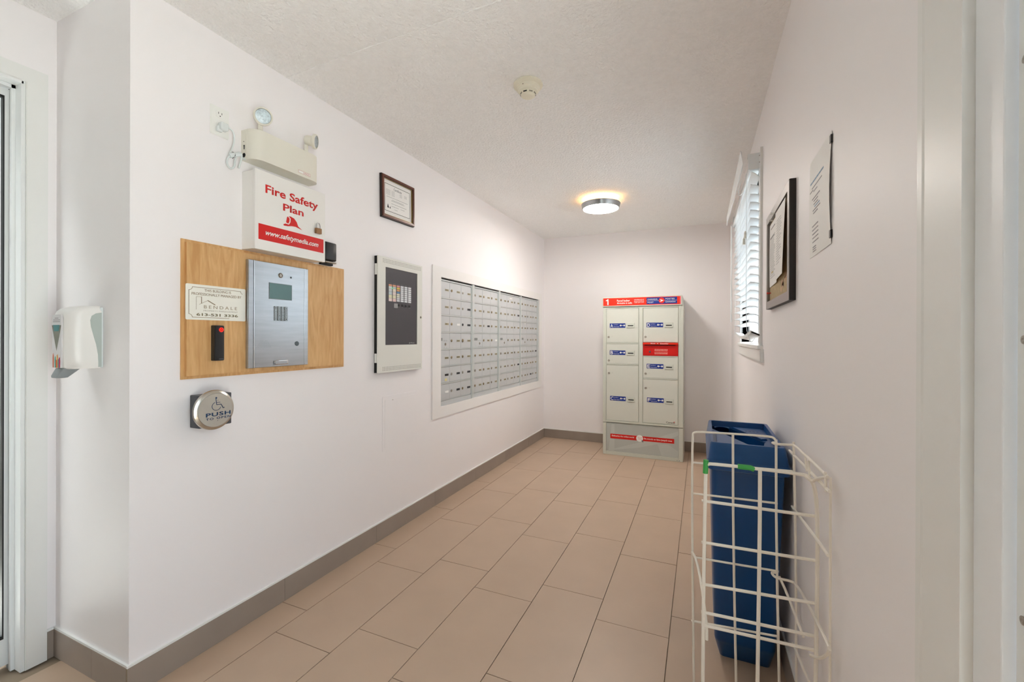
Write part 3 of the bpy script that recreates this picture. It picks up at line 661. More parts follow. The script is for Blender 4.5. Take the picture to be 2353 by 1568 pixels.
# ------------------------------------------------------------------ fire alarm panel
fp = root('fire_alarm_panel', (XL, 2.26, 1.013), 'pale grey fire alarm panel with dark window and coloured switches', 'alarm panel')
part('back_box', G(FL).box((2.038, 1.015, 0), (2.47, 1.712, .0215)), M_SHADEBLACK, fp)
pd = part('door', G(FL).ring((2.036, 1.013, 2.479, 1.713), (2.103, 1.180, 2.424, 1.654), .0218, .029), mat('panel_cream', '#e3e3dc', .45, var=.01), fp)
part('hinge', G(FL).box((2.034, 1.60, .006), (2.046, 1.665, .020)), M_WHITE, fp); part('hinge', G(FL).box((2.034, 1.075, .006), (2.046, 1.13, .020)), M_WHITE, fp)
sw = part('dark_window', G(FL).box((2.10, 1.178, .0216), (2.426, 1.656, .0245)), mat('charcoal_panel', '#47454a', .3, var=.03), fp)
nq = .0247
ccol = [['#d89a7c', '#d5dcdb', '#c9cfd1', '#bfcbcf', '#d9d6b8', '#e3cfca'], ['#dc9f80', '#b9cbc8', '#e4dccb', '#e6d6d2', '#e0dcc0', '#e6c9c6'],
        ['#d89296', '#e2c257', '#d59d6e', '#6a8eb5', '#dedbc9', '#dddcd0', '#d8dadc', '#d8dadc'], ['#dfe2e6'] * 8, ['#dfe2e6'] * 8, ['#dfe2e6'] * 8]
uc = [2.1375, 2.1755, 2.2140, 2.2525, 2.2915, 2.3300]
for ci, clr in enumerate(ccol):
    nrow = len(clr); hh = .104 / nrow; w_ = .0305
    for r, cc in enumerate(clr):
        v1 = 1.554 - r * hh
        if nrow == 6: 
            hs = [.0115, .0115, .0185, .0185, .0200, .0185]; v1 = 1.554 - sum(hs[:r]) - .0012 * r; hr = hs[r]
        else: hr = hh - .0022
        part('label_strip', G(FL).box((uc[ci], v1 - hr, nq), (uc[ci] + w_, v1, nq + .0006)), mat('strip_' + cc[1:], cc, .5), sw)
part('green_indicator', G(FL).cyl((2.171, 1.531, nq), .0028, .0012), mat('green_led', '#2fe07a', .4, emit='#18d060', estr=1.0), sw)
for uu in (2.236, 2.272, 2.309, 2.346):
    part('push_button', G(FL).box((uu - .010, 1.423, nq), (uu + .006, 1.436, nq + .003), .001), M_BLACK, sw)
    lines(FL, [(uu - .010, uu + .008, 1.4185)], nq, M_INK, sw, h=.002)
part('paper_sticker', G(FL).prism(rrect(2.188, 1.411, 2.224, 1.439, .004), nq, nq + .0005), mat('grey_sticker', '#9a999a', .5), sw)
lines(FL, [(uc[c_] + .003, uc[c_] + .026, 1.5615) for c_ in range(6)], nq, M_INK, sw, h=.002)
text('Mircom', FL, (2.358, 1.187, 2.398, 1.195), nq, mat('silver_print', '#b7b9bb', .5), sw)
g = G(FL).prism([(2.341, 1.1865), (2.3465, 1.1955), (2.352, 1.1865)], nq, nq + .0004); part('logo_mark', g, mat('silver_print'), sw)
for v_, d_ in ((1.699, -1), (1.0275, 1)):
    g = G(FL)
    for r in range(3):
        for c in range(28): g.box((2.080 + c * .0139, v_ + r * .009 * d_ - .0022, .0291), (2.0844 + c * .0139, v_ + r * .009 * d_ + .0022, .0294))
    o = part('vent_holes', g, mat('vent_dark', '#6d6d66', .7), fp); o['kind'] = 'stuff'
part('key_lock', G(FL).lathe([(.008, 0), (.0075, .003), (.0045, .006), (0, .006)], (2.463, 1.363, .028), (0, 0, 1), 16), M_NICKEL, fp, smooth=1)

# access hatch
ah = root('access_hatch', (XL, 2.285, .523), 'flush white access hatch below the alarm panel', 'hatch')
g = G(FL); g.prism(rrect(2.110, .523, 2.462, .865, .012), 0, .0025, .0015); part('frame', g, M_WALL, ah, smooth=1)
part('door', G(FL).prism(rrect(2.130, .543, 2.445, .843, .006), .0022, .0038, .001), M_WALL, ah, smooth=1)
part('screw', G(FL).cyl((2.205, .842 - .008, .0036), .003, .0008, (0, 0, 1), 8), M_NICKEL, ah)

# ------------------------------------------------------------------ mailboxes
spans = [(2.718, 3.239), (3.277, 3.763), (3.800, 4.313), (4.345, 4.845)]
mulls = [(3.239, 3.277), (3.763, 3.800), (4.313, 4.345), (4.845, 4.876)]
names = ['mailbox bank nearest the alarm panel, yellow sticker on its sixth row', 'second mailbox bank from the alarm panel, one white name tag',
         'third mailbox bank from the alarm panel, between two others', 'mailbox bank nearest the back corner of the room']
black = {(0, 1, 2), (0, 2, 2), (0, 5, 0), (0, 5, 1), (0, 5, 2), (0, 6, 1), (0, 6, 2), (1, 2, 1), (2, 1, 2), (2, 5, 2), (3, 4, 2), (3, 6, 1)}
white = {(0, 2, 1), (0, 6, 0), (1, 3, 2)}
NP = -.005
rt, rb = 1.655, .747; rh = (rt - rb) / 7
M_TAG = mat('white_tag', '#f2f2f0', .5); M_YEL = mat('yellow_tag', '#e6dc9a', .5)
for k, (a, b) in enumerate(spans):
    mb_ = root('mailbox_bank', (XL, (a + b) / 2, .71), names[k], 'mailboxes', 'aluminium mailbox banks in the left wall')
    g = G(FL); g.box((a, .712, -.10), (b, 1.672, -.012)); part('cabinet', g, M_ALU2, mb_)
    g = G(FL); g.box((mulls[k][0], .711, -.10), (mulls[k][1], 1.675, .003), .001); g.box((mulls[k][0] - .012, .715, -.012), (mulls[k][0], 1.665, -.002)); part('upright', g, M_ALU2, mb_)
    g = G(FL); g.box((a, 1.655, -.012), (b, 1.664, -.001)); part('top_rail', g, M_ALU2, mb_)
    g = G(FL); g.box((a, 1.6645, -.012), (b, 1.675, -.011)); part('top_gap', g, M_SHADEBLACK, mb_)
    g = G(FL); g.box((a, .713, -.012), (b, .745, -.004)); g.box((a, .712, -.004), (b, .722, -.003)); part('bottom_rail', g, M_ALU, mb_)
    for r in range(1, 7):
        part('shelf_rail', G(FL).box((a, rt - r * rh - .004, -.012), (b, rt - r * rh + .004, -.0015), .001), M_ALU2, mb_)
    w_ = (b - .004 - a) / 3
    for r in range(7):
        for c in range(3):
            ua = a + c * w_ + .0008; ub = a + (c + 1) * w_ - .0008; v1 = rt - r * rh - .0055; v0 = rt - (r + 1) * rh + .0055
            tl = random.uniform(0, .0009)
            dd = part('mailbox_door', G(FL).box((ua, v0, -.011), (ub, v1, NP - tl), .0006, 1), M_ALU, mb_)
            vm = (v0 + v1) / 2; special = (r == 3 and c == 0)
            n1 = NP + .0002
            if special:
                part('number_plate', G(FL).box((ua + .016, vm + .0, NP - tl), (ua + .068, vm + .022, n1 + .0005)), mat('grey_master_plate', '#8f9292', .45, .4), dd)
                part('lock', G(FL).lathe([(.011, 0), (.010, .003), (.004, .0035), (0, .002)], (ua + .112, vm - .026, NP - tl), (0, 0, 1), 12), M_NICKEL, dd)
                g = G(FL)
                for du in (-.018, .018):
                    for dv in (-.026, .026): g.cyl((ua + .112 + du, vm - .026 + dv, NP - tl), .0022, .001, (0, 0, 1), 6)
                part('rivet', g, M_DARKSEAL, dd)
            else:
                lm = M_BLACK if (k, r, c) == (0, 2, 2) else (M_BRASS if random.random() < .5 else M_NICKEL)
                rr = .014 if (k, r, c) == (0, 3, 2) else .0105
                part('lock', G(FL).lathe([(rr, 0), (rr * .95, .004), (rr * .6, .006), (rr * .25, .0055), (0, .004)], (ua + w_ * .155, vm, NP - tl), (0, 0, 1), 12), lm, dd)
                pm = M_PLATEB if (k, r, c) in black else (M_TAG if (k, r, c) in white else M_PLATE)
                part('number_plate', G(FL).box((ua + w_ * .61, vm - .0095, NP - tl), (ua + w_ * .905, vm + .0065, n1 + .0005)), pm, dd)
                if pm is M_PLATE: lines(FL, [(ua + w_ * .63, ua + w_ * .88, vm - .0015)], n1 + .0005, mat('plate_digits', '#6b654f', .5), dd, name='digits', h=.008)
    if k == 0: part('sticker', G(FL).box((a + .105, rt - 5.86 * rh, NP), (a + .135, rt - 5.72 * rh, NP + .0006)), M_YEL, mb_)
    if k == 2: part('sticker', G(FL).box((a + .235, rt - .28 * rh, NP), (a + .300, rt - .20 * rh, NP + .0006)), M_TAG, mb_)
    if k == 3: part('sticker', G(FL).box((a + .10, rt - 2.16 * rh, NP), (a + .125, rt - 2.08 * rh, NP + .0006)), M_TAG, mb_)

# ------------------------------------------------------------------ hand sanitizer dispenser on the return wall
hd = root('sanitizer_dispenser', (-2.0, YR, 1.10), 'white wall-mounted hand sanitizer dispenser with grey lever', 'dispenser')
xa, xb = -2.062, -1.942
part('back_plate', G(FT).box((xa + .004, 1.118, 0), (xb - .001, 1.332, .010), .003), M_PLASTICL, hd, smooth=1)
g = G()
def sec(z, fy, ins, top=0): 
    y0 = YR - .006; y1 = YR - fy
    return [(xb - ins, y0, z), (xb - ins - .001, y0 - (y0 - y1) * .55, z), (xb - ins - .006, y1 + .014, z), (xb - ins - .022, y1 + .002, z), ((xa + xb) / 2, y1 - .003, z), (xa + ins + .022, y1 + .002, z), (xa + ins + .006, y1 + .014, z), (xa + ins, y0 - (y0 - y1) * .5, z), (xa + ins, y0, z)]
ss = [sec(1.117, .086, .004), sec(1.124, .094, .001), sec(1.16, .097, 0), sec(1.25, .097, 0), sec(1.300, .095, .0), sec(1.314, .090, .0005), sec(1.324, .080, .002), sec(1.331, .064, .004), sec(1.3355, .04, .009), sec(1.336, .02, .014)]
g.loft(ss); part('cover', g, M_ENAMEL, hd, smooth=50)
# grey side flash following the curve on the right side
g = G(frame((xb - .0, YR, 0), (0, -1, 0), (0, 0, 1), (1, 0, 0)))
crv = [(.008, 1.312), (.022, 1.309), (.033, 1.300), (.037, 1.285), (.035, 1.262), (.029, 1.235), (.021, 1.200), (.016, 1.165), (.0145, 1.135), (.0145, 1.121), (.006, 1.121), (.006, 1.312)]
g.prism(crv, -.003, .0006); part('side_flash', g, mat('grey_green_plastic', '#b3bdb8', .4), hd)
FQ = frame((0, YR - .1006, 0), (1, 0, 0), (0, 0, 1), (0, -1, 0)); xm = (xa + xb) / 2
g = G(FQ); g.prism([(xm - .028, 1.122), (xm + .028, 1.122), (xm + .030, 1.16), (xm + .031, 1.296), (xm + .026, 1.302), (xm - .026, 1.302), (xm - .031, 1.296), (xm - .030, 1.16)], -.004, .0003, .0002); fl = part('front_label', g, mat('pale_label', '#d5d3d4', .3), hd)
g = G(FQ); g.prism([(xm - .031, 1.266), (xm + .031, 1.266), (xm, 1.180)], .0003, .0009); part('level_window', g, mat('olive_grey_window', '#79796a', .2), fl)
g = G(FQ); g.prism([(xm - .022, 1.267), (xm + .022, 1.267), (xm + .016, 1.246), (xm - .016, 1.246)], .0009, .0013); part('teal_patch', g, mat('teal_print', '#3d7d80', .4), fl)
lines(FQ, [(xm - .022, xm + .022, 1.284 - .0), (xm - .024, xm + .024, 1.278), (xm - .012, xm + .012, 1.290)], .0004, M_INK, fl, h=.0018)
for i, (cc, u_, h_) in enumerate((('#c46a4a', -.022, .050), ('#4aa58c', -.008, .040), ('#dd9a3a', .006, .046), ('#3f8f86', .013, .030), ('#b22a60', .020, .036), ('#cf5a2c', .001, .028))):
    g = G(FQ); g.prism([(xm + u_ - .003, 1.122), (xm + u_ + .003, 1.122), (xm + u_ + .0045, 1.122 + h_ * .6), (xm + u_ + .002, 1.122 + h_), (xm + u_, 1.122 + h_ * .75), (xm + u_ - .0025, 1.122 + h_ * .95), (xm + u_ - .004, 1.122 + h_ * .6)], .0003, .0008 + i * .0001); part('hand_print', g, mat('print_' + cc[1:], cc, .5), fl)
g = G(); lx0, lx1 = xm - .024, xm + .026
g.loft([rrect(lx0, YR - .096, lx1, YR - .045, .006, 1.119), rrect(lx0 - .001, YR - .101, lx1 - .003, YR - .056, .006, 1.108), rrect(lx0 - .003, YR - .107, lx1 - .006, YR - .070, .008, 1.094), rrect(lx0 - .002, YR - .107, lx1 - .008, YR - .076, .009, 1.088), rrect(lx0 + .004, YR - .103, lx1 - .014, YR - .082, .007, 1.0865)])
part('lever', g, mat('lever_grey', '#8d9395', .4), hd, smooth=60)

# ------------------------------------------------------------------ PARCEL LOCKER
lk = root('parcel_locker', (-.558, 4.83, 0), 'grey-green parcel locker with red header against the back wall', 'locker')
FK = frame((0, 4.60, 0), (1, 0, 0), (0, 0, 1), (0, -1, 0))    # n = out of the locker front
XA, XB_ = -.952, -.160
g = G(FK); g.box((XA + .004, .338, -.455), (XB_ - .004, 1.552, -.012)); part('cabinet', g, M_LOCKER, lk)
g = G(FK); g.box((XA, 0, -.455), (XB_, .335, -.014)); part('plinth', g, M_LOCKER, lk)
g = G(FK); g.prism(rrect(-.957, 1.552, -.172, 1.652, .004), -.455, .012, .003); hdr = part('header', g, M_LOCKER, lk, smooth=30)
part('left_post', G(FK).box((XA, .338, -.014), (-.918, 1.550, 0), .002), M_LOCKER, lk)
part('right_post', G(FK).box((-.205, .338, -.014), (XB_, 1.550, 0), .004), M_LOCKER, lk)
part('post_edge', G(FK).box((-.932, .338, -.002), (-.926, 1.548, .003)), M_LOCKER, lk); part('post_edge', G(FK).box((-.196, .338, -.002), (-.188, 1.548, .003)), M_LOCKER, lk)
part('centre_post', G(FK).box((-.584, .345, -.014), (-.546, 1.550, .0), .002), M_LOCKER, lk)
part('top_rail', G(FK).box((-.918, 1.533, -.014), (-.205, 1.550, -.001)), M_LOCKER, lk)
part('bottom_rail', G(FK).box((-.918, .340, -.014), (-.205, .358, .001), .002), M_LOCKER, lk)
for n0, (x0_, z0_, x1_, z1_) in {'tile_l': (-.9485, 0, -.916, .333), 'r': (-.200, 0, -.160, .333)}.items():
    part('plinth_post', G(FK).box((x0_, z0_, -.014), (x1_, z1_, 0), .003), M_LOCKER, lk)
part('plinth_rail', G(FK).box((-.916, 0, -.014), (-.200, .036, 0), .002), M_LOCKER, lk)
lw = part('lower_panel', G(FK).box((-.914, .038, -.014), (-.202, .331, -.006)), M_LOWER, lk)
g = G(FK); g.prism([(-.90, .04), (-.45, .20), (-.204, .30), (-.204, .26), (-.40, .155), (-.60, .095)], -.006, -.0056); g.prism([(-.40, .155), (-.30, .16), (-.204, .10), (-.204, .04), (-.36, .04)], -.006, -.0057); g.prism([(-.89, .04), (-.86, .32), (-.83, .32), (-.83, .04)], -.006, -.0058)
part('pale_graphic', g, mat('pale_panel_graphic', '#bfc4bf', .35, var=.02), lw)
bnd = part('slogan_band', G(FK).prism([(-.873, .170), (-.873, .219), (-.242, .221), (-.242, .174)], -.006, -.0050), mat('band_red', '#d0160c', .4), lw)
text('Delivering the online world', FK, (-.857, .188, -.630, .207), -.0049, M_WHITE, lw, bold=.02)
text("Du monde en ligne jusqu'à vous", FK, (-.532, .186, -.262, .207), -.0049, M_WHITE, lw, bold=.02)
part('cart_badge', G(FK).cyl((-.575, .196, -.0055), .034, .0015, (0, 0, 1), 32), M_WHITE, lw)
g = G(FK)
for p_ in ([(-.597, .212), (-.590, .210), (-.585, .192), (-.560, .192), (-.553, .208), (-.588, .208)], [(-.587, .200), (-.556, .200)], [(-.584, .187), (-.560, .187)]): strip(p_, .0018, -.004, g)
g.cyl((-.581, .181, -.004), .0025, .0004, (0, 0, 1), 8); g.cyl((-.563, .181, -.004), .0025, .0004, (0, 0, 1), 8); part('cart_symbol', g, mat('pink_print', '#d98a7c', .5), lw)
g = G(FK).prism([(-.556, .187), (-.533, .166), (-.541, .165), (-.537, .156), (-.541, .155), (-.545, .163), (-.552, .160)], -.0036, -.003); part('cursor_symbol', g, M_INK, lw)
part('rivet', G(FK).cyl((-.214, .008 + .004, 0), .003, .001, (0, 0, 1), 8), M_INK, lk); part('rivet', G(FK).cyl((-.193, .012, 0), .004, .001, (0, 0, 1), 8), M_INK, lk)
# header graphics
nh = .0122
rp = part('red_panel', G(FK).box((-.949, 1.562, .012), (-.184, 1.642, nh)), M_RED2, hdr)
part('numeral_one', G(FK).prism([(-.905, 1.571), (-.893, 1.571), (-.893, 1.633), (-.903, 1.633), (-.910, 1.624), (-.921, 1.621), (-.921, 1.612), (-.905, 1.614)], nh, nh + .0004), M_WHITE, hdr)
text('Parcel locker', FK, (-.806, 1.601, -.675, 1.623), nh + .0001, M_WHITE, hdr, bold=.02)
text('Armoire à colis', FK, (-.806, 1.577, -.652, 1.597), nh + .0001, M_WHITE, hdr, bold=.02)
text('canadapost.ca', FK, (-.632, 1.612, -.535, 1.624), nh + .0001, M_WHITE, hdr, bold=.02)
text('postescanada.ca', FK, (-.632, 1.597, -.535, 1.609), nh + .0001, M_WHITE, hdr, bold=.02)
text('1 800 267-1177', FK, (-.632, 1.584, -.535, 1.593), nh + .0001, M_WHITE, hdr, bold=.02)
part('blue_panel', G(FK).box((-.509, 1.570, nh), (-.219, 1.636, nh + .0004)), M_BLUE, hdr)
nb_ = nh + .0005
part('white_rule', G(FK).box((-.509, 1.6015, nb_), (-.219, 1.6035, nb_ + .0002)), M_WHITE, hdr)
text('CANADA', FK, (-.499, 1.611, -.403, 1.624), nb_, M_WHITE, hdr, bold=.02, spacing=1.15)
text('POST', FK, (-.499, 1.580, -.442, 1.593), nb_, M_WHITE, hdr, bold=.02, spacing=1.15)
text('POSTES', FK, (-.328, 1.612, -.243, 1.625), nb_, M_WHITE, hdr, bold=.02, spacing=1.15)
text('CANADA', FK, (-.328, 1.582, -.232, 1.595), nb_, M_WHITE, hdr, bold=.02, spacing=1.15)
part('red_disc', G(FK).cyl((-.3635, 1.6035, nb_), .028, .0006, (0, 0, 1), 32), M_RED2, hdr)
part('wing_emblem', G(FK).prism([(-.382, 1.616), (-.366, 1.612), (-.344, 1.604), (-.366, 1.593), (-.384, 1.589), (-.370, 1.601)], nb_ + .0006, nb_ + .0009), M_WHITE, hdr)
part('pink_edge', G(FK).box((-.1925, 1.563, nh), (-.187, 1.641, nh + .0003)), mat('pink_label', '#e8788a', .5), hdr)
# doors
def ldoor(x0_, z0_, x1_, z1_, letter, lx, lz, sxc, szc, kx, kz):
    d = part('locker_door', G(FK).box((x0_, z0_, -.013), (x1_, z1_, -.004), .0015), M_LOCKD, lk)
    part('label_plate', G(FK).box((lx, lz - .0235, -.004), (lx + .161, lz + .0235, -.0034)), M_BLUE, d)
    text(letter, FK, (lx + .006, lz - .019, lx + .034, lz + .017), -.0033, M_WHITE, d, bold=.02)
    text('Key Return', FK, (lx + .041, lz + .004, lx + .086, lz + .014), -.0033, M_WHITE, d)
    text('Retour de clé', FK, (lx + .041, lz - .015, lx + .096, lz - .006), -.0033, M_WHITE, d)
    g = G(FK); g.cyl((lx + .112, lz + .001, -.0033), .009, .0003, (0, 0, 1), 16); g.box((lx + .112, lz - .0015, -.0033), (lx + .134, lz + .0035, -.003))
    g.prism([(lx + .137, lz + .001), (lx + .148, lz + .012), (lx + .159, lz + .001), (lx + .148, lz - .010)], -.0033, -.003); part('key_symbol', g, M_WHITE, d)
    ks = part('key_slot', G(FK).box((sxc - .040, szc - .026, -.004), (sxc + .040, szc + .024, .002), .003), M_LOCKER, d)
    g = G(FK).box((sxc - .027, szc - .009, .0018), (sxc + .029, szc + .0015, .0024)); part('slot_opening', g, M_SHADEBLACK, d)
    part('lock', G(FK).lathe([(.0115, 0), (.011, .004), (.007, .006), (.004, .004), (0, .004)], (kx, kz, -.004), (0, 0, 1), 16), M_NICKEL, d, smooth=1)
    lines(FK, [(kx + .028, kx + .045, kz + .008), (kx + .028, kx + .043, kz)], -.004, mat('faint_locker_print', '#b9bcb4', .5), d, h=.002)
    return d
ldoor(-.914, 1.178, -.588, 1.530, 'A', -.882, 1.3545, -.670, 1.3565, -.894, 1.235)
ldoor(-.914, .957, -.588, 1.165, 'B', -.881, 1.0715, -.668, 1.0715, -.891, .989)
ldoor(-.914, .362, -.588, .942, 'C', -.876, .5925, -.662, .590, -.889, .855)
ldoor(-.542, 1.184, -.209, 1.530, 'D', -.511, 1.3585, -.297, 1.3575, -.521, 1.238)
ldoor(-.542, .822, -.209, 1.034, 'E', -.507, .9400, -.294, .9380, -.518, .863)
ldoor(-.542, .364, -.209, .808, 'F', -.503, .5970, -.290, .592, -.516, .716)
for (a, b, z) in ((-.914, -.588, 1.1705), (-.914, -.588, .9495), (-.542, -.209, .815), (-.542, -.209, 1.040)):
    part('divider_rail', G(FK).box((a, z - .005, -.013), (b, z + .005, -.001), .001), M_LOCKER, lk)
ms = part('mail_slot', G(FK).box((-.543, 1.047, -.013), (-.209, 1.176, .001), .001), M_RED3, lk)
part('slot_hood', G(FK).prismz([(-.543, 0), (-.209, 0), (-.209, .018), (-.543, .018)], 1.160, 1.179, .002), M_RED2, ms)
part('slot_opening', G(FK).box((-.528, 1.150, .001), (-.233, 1.157, .0014)), M_SHADEBLACK, ms)
part('slot_fold', G(FK).box((-.543, 1.128, .001), (-.233, 1.1295, .0016)), mat('slot_fold_red', '#930702', .4), ms)
part('inner_door', G(FK).ring((-.528, 1.050, -.228, 1.127), (-.527, 1.051, -.229, 1.126), .001, .0016), mat('slot_fold_red'), ms)
text('Mail', FK, (-.466, 1.166, -.424, 1.175), .0181, M_WHITE, ms, bold=.02); text('Courrier', FK, (-.377, 1.164, -.297, 1.175), .0181, M_WHITE, ms, bold=.02)
part('maple_mark', G(FK).prism([(-.406, 1.171), (-.400, 1.1755), (-.394, 1.171), (-.400, 1.1665)], .018, .0184), M_WHITE, ms)
part('lock', G(FK).lathe([(.010, 0), (.009, .004), (.005, .006), (0, .004)], (-.477, 1.087, .001), (0, 0, 1), 16), M_DGREY, ms, smooth=1)
lines(FK, [(-.431, -.306, 1.112 - .008 * k) for k in range(3)] + [(-.431, -.306, 1.080 - .007 * k) for k in range(3)], .0011, mat('pale_red_text', '#f0b4a8', .5), ms, h=.0035)
text('Canada', FK, (-.318, .374, -.236, .391), .0 - .0039, M_INKD, lk, bold=.005)
part('flag_mark', G(FK).box((-.247, .386, -.004), (-.236, .392, -.0036)), M_RED, lk)

# ------------------------------------------------------------------ RIGHT WALL : notice board, paper
nbd = root('bulletin_board', (XR, 2.0, 1.36), 'bulletin board in a grey aluminium frame on the right wall', 'bulletin board')
g = G(FR); g.ring((-2.278, 1.360, -1.722, 1.770), (-2.246, 1.392, -1.754, 1.738), .004, .021); fr2 = part('frame', g, M_ALUF, nbd)
part('frame_side', G(FR).ring((-2.2785, 1.3595, -1.7215, 1.7705), (-2.277, 1.361, -1.723, 1.769), 0, .019), M_DKSIDE, nbd)
cork = part('cork_panel', G(FR).box((-2.248, 1.390, .002), (-1.752, 1.740, .010)), M_CORK, nbd)
g = G(FR)
for k in range(9):
    u = -1.96 + random.uniform(0, .19); v = 1.40 + random.uniform(.01, .06); g.prism([(u, v), (u + .02, v - .006), (u + .03, v + .012), (u + .012, v + .022), (u - .006, v + .012)], .010, .0106)
part('torn_sheet', g, mat('peach_paper', '#c9a684', .7), nbd)
def sheetn(u0, u1, v0, v1, n0, bow, curl=0.0):
    def f(u, v):
        s_ = (v - v0) / (v1 - v0); q_ = (u - u0) / (u1 - u0)
        return n0 + bow * math.sin(PI * s_) * (0.4 + 0.6 * q_) + curl * (1 - s_) ** 2 * q_ + .0006
    return f
def sheet(name, fr, u0, u1, v0, v1, n0, bow, m_, parent=None, curl=0.0, label=None, cat=None, group=None, ro=None, lift_right=0.0):
    g = G(fr); A = []; K = 8; J = 6; t = bmesh.new(); rows = []
    for i in range(K + 1):
        s_ = i / K; rw = []
        for j in range(J + 1):
            q_ = j / J
            n = n0 + bow * math.sin(PI * s_) * (0.4 + 0.6 * q_) + curl * (1 - s_) ** 2 * q_ + lift_right * q_
            rw.append(t.verts.new((u0 + (u1 - u0) * q_, v0 + (v1 - v0) * s_, n)))
        rows.append(rw)
    for a, b in zip(rows, rows[1:]):
        for j in range(J): t.faces.new((a[j], a[j + 1], b[j + 1], b[j]))
    r = bmesh.ops.extrude_face_region(t, geom=t.faces[:]); bmesh.ops.translate(t, vec=(0, 0, .0005), verts=[e for e in r['geom'] if isinstance(e, bmesh.types.BMVert)])
    bmesh.ops.recalc_face_normals(t, faces=t.faces)
    g._add(t)
    if cat: return single(name, g, m_, label, cat, group, smooth=60)
    return part(name, g, m_, parent, label, smooth=60)
SN1 = sheetn(-2.243, -2.020, 1.455, 1.730, .0112, .003, .004); SN2 = sheetn(-2.030, -1.805, 1.462, 1.732, .0185, .003, .010); SN3 = sheetn(-1.510, -1.281, 1.462, 1.738, .0012, .005, .001)
n1_ = root('pinned_notice', (XR - .012, 2.13, 1.45), 'left printed notice pinned to the bulletin board, yellow mark', 'paper', 'notices on the bulletin board')
sheet('page', FR, -2.243, -2.020, 1.455, 1.730, .0112, .003, M_PAPER, n1_, curl=.004)
lines(FR, [(-2.215, -2.05 - random.uniform(0, .06), 1.70 - .008 * k) for k in range(4, 27)], SN1, mat('faint_ink'), n1_, h=.0028)
lines(FR, [(-2.20, -2.09, 1.705), (-2.215, -2.10, 1.665)], SN1, M_INK, n1_, h=.004)
lines(FR, [(-2.17, -2.12, 1.512)], SN1, mat('yellow_print', '#d8bf6a', .5), n1_, h=.006)
n2_ = root('pinned_notice', (XR - .016, 1.92, 1.46), 'right printed notice pinned to the bulletin board, overlapping the other', 'paper', 'notices on the bulletin board')
sheet('page', FR, -2.030, -1.805, 1.462, 1.732, .0185, .003, M_PAPER, n2_, curl=.010)
lines(FR, [(-1.985, -1.86 - random.uniform(0, .05), 1.69 - .010 * k) for k in range(0, 18)], SN2, mat('faint_ink'), n2_, h=.0026)
def pin(u, v, n, m_, label):
    g = G(FR); g.lathe([(.001, 0), (.001, .004), (.004, .004), (.0032, .006), (.0028, .012), (.0048, .015), (.0042, .017), (0, .0175)], (u, v, n), (0, 0, 1), 12)
    single('push_pin', g, m_, label, 'push pin', smooth=1)
pin(-2.10, 1.722, .0165, M_WHITE, 'white push pin holding the left notice')
pin(-1.995, 1.726, .0245, M_WHITE, 'white push pin where the two notices overlap')
pin(-2.205, 1.428, .010, mat('pin_red', '#d22a1c', .3), 'red push pin in the cork near the bottom corner')

wp = root('wall_notice', (XR, 1.39, 1.463), 'curling laminated notice taped on the right wall beside the bulletin board', 'paper')
sheet('page', FR, -1.510, -1.281, 1.462, 1.738, .0012, .005, M_PAPER, wp, curl=.001)
for v_ in (1.718, 1.486): part('tape', G(FR).box((-1.290, v_ - .010, .0), (-1.2775, v_ + .010, .0048), .001), M_BLACK, wp)
lines(FR, [(-1.495, -1.345, 1.672)], SN3, mat('soft_blue_ink', '#8aa6bf', .7), wp, h=.005)
lines(FR, [(-1.475, -1.36, 1.655), (-1.50, -1.46, 1.648), (-1.455, -1.41, 1.642)], SN3, mat('soft_ink', '#9c9ca0', .7), wp, h=.003)
lines(FR, [(-1.47, -1.38, 1.622), (-1.45, -1.40, 1.613), (-1.45, -1.40, 1.604), (-1.46, -1.375, 1.588), (-1.455, -1.40, 1.580)], SN3, mat('soft_ink', '#9c9ca0', .7), wp, h=.0032)
lines(FR, [(-1.44, -1.38, 1.596)], SN3, mat('soft_blue_ink', '#8aa6bf', .7), wp, h=.0032)
lines(FR, [(-1.47, -1.40, 1.545 - .011 * k) for k in range(5)] + [(-1.47, -1.43, 1.487 - .006 * k) for k in range(3)], SN3, mat('soft_ink', '#9c9ca0', .7), wp, h=.003)

# ------------------------------------------------------------------ BLUE RECYCLING BIN
bn = root('recycling_bin', (.15, 1.96, 0), 'tall slim blue recycling bin with slotted lid behind the wire rack', 'bin')
def rs(x0_, y0_, x1_, y1_, r, z): return rrect(x0_, y0_, x1_, y1_, r, z)
g = G(); g.loft([rs(.070, 1.866, .240, 2.10, .015, .0), rs(.0520, 1.815, .250, 2.15, .018, .085), rs(.050, 1.806, .251, 2.155, .018, .10), rs(.034, 1.725, .266, 2.195, .022, .762)], (True, False))
part('body', g, M_BIN, bn, smooth=40)
g = G(); g.loft([rs(.034, 1.725, .266, 2.195, .022, .755), rs(.021, 1.703, .279, 2.216, .024, .762), rs(.020, 1.701, .280, 2.217, .024, .790), rs(.026, 1.708, .274, 2.212, .024, .800)], (False, False)); part('rim', g, M_BIN, bn, smooth=40)
g = G(); g.loft([rs(.024, 1.704, .276, 2.214, .022, .796), rs(.025, 1.705, .274, 2.210, .022, .804), rs(.031, 1.711, .266, 2.176, .016, .852), rs(.034, 1.715, .262, 2.172, .014, .857),
                 rs(.043, 1.726, .251, 2.160, .010, .857), rs(.046, 1.730, .248, 2.157, .009, .832)], (False, False)); lid = part('lid', g, M_BIN, bn, smooth=35)
sl = [(.062, 2.150), (.125, 2.157), (.215, 1.910), (.224, 1.905), (.232, 1.875), (.205, 1.80), (.175, 1.80), (.052, 2.10)]
g = G(); zA = .833
g.prism([(.046, 1.730), (.150, 1.730), (.172, 1.815), (.050, 2.085), (.046, 2.09)], zA - .003, zA + .0)
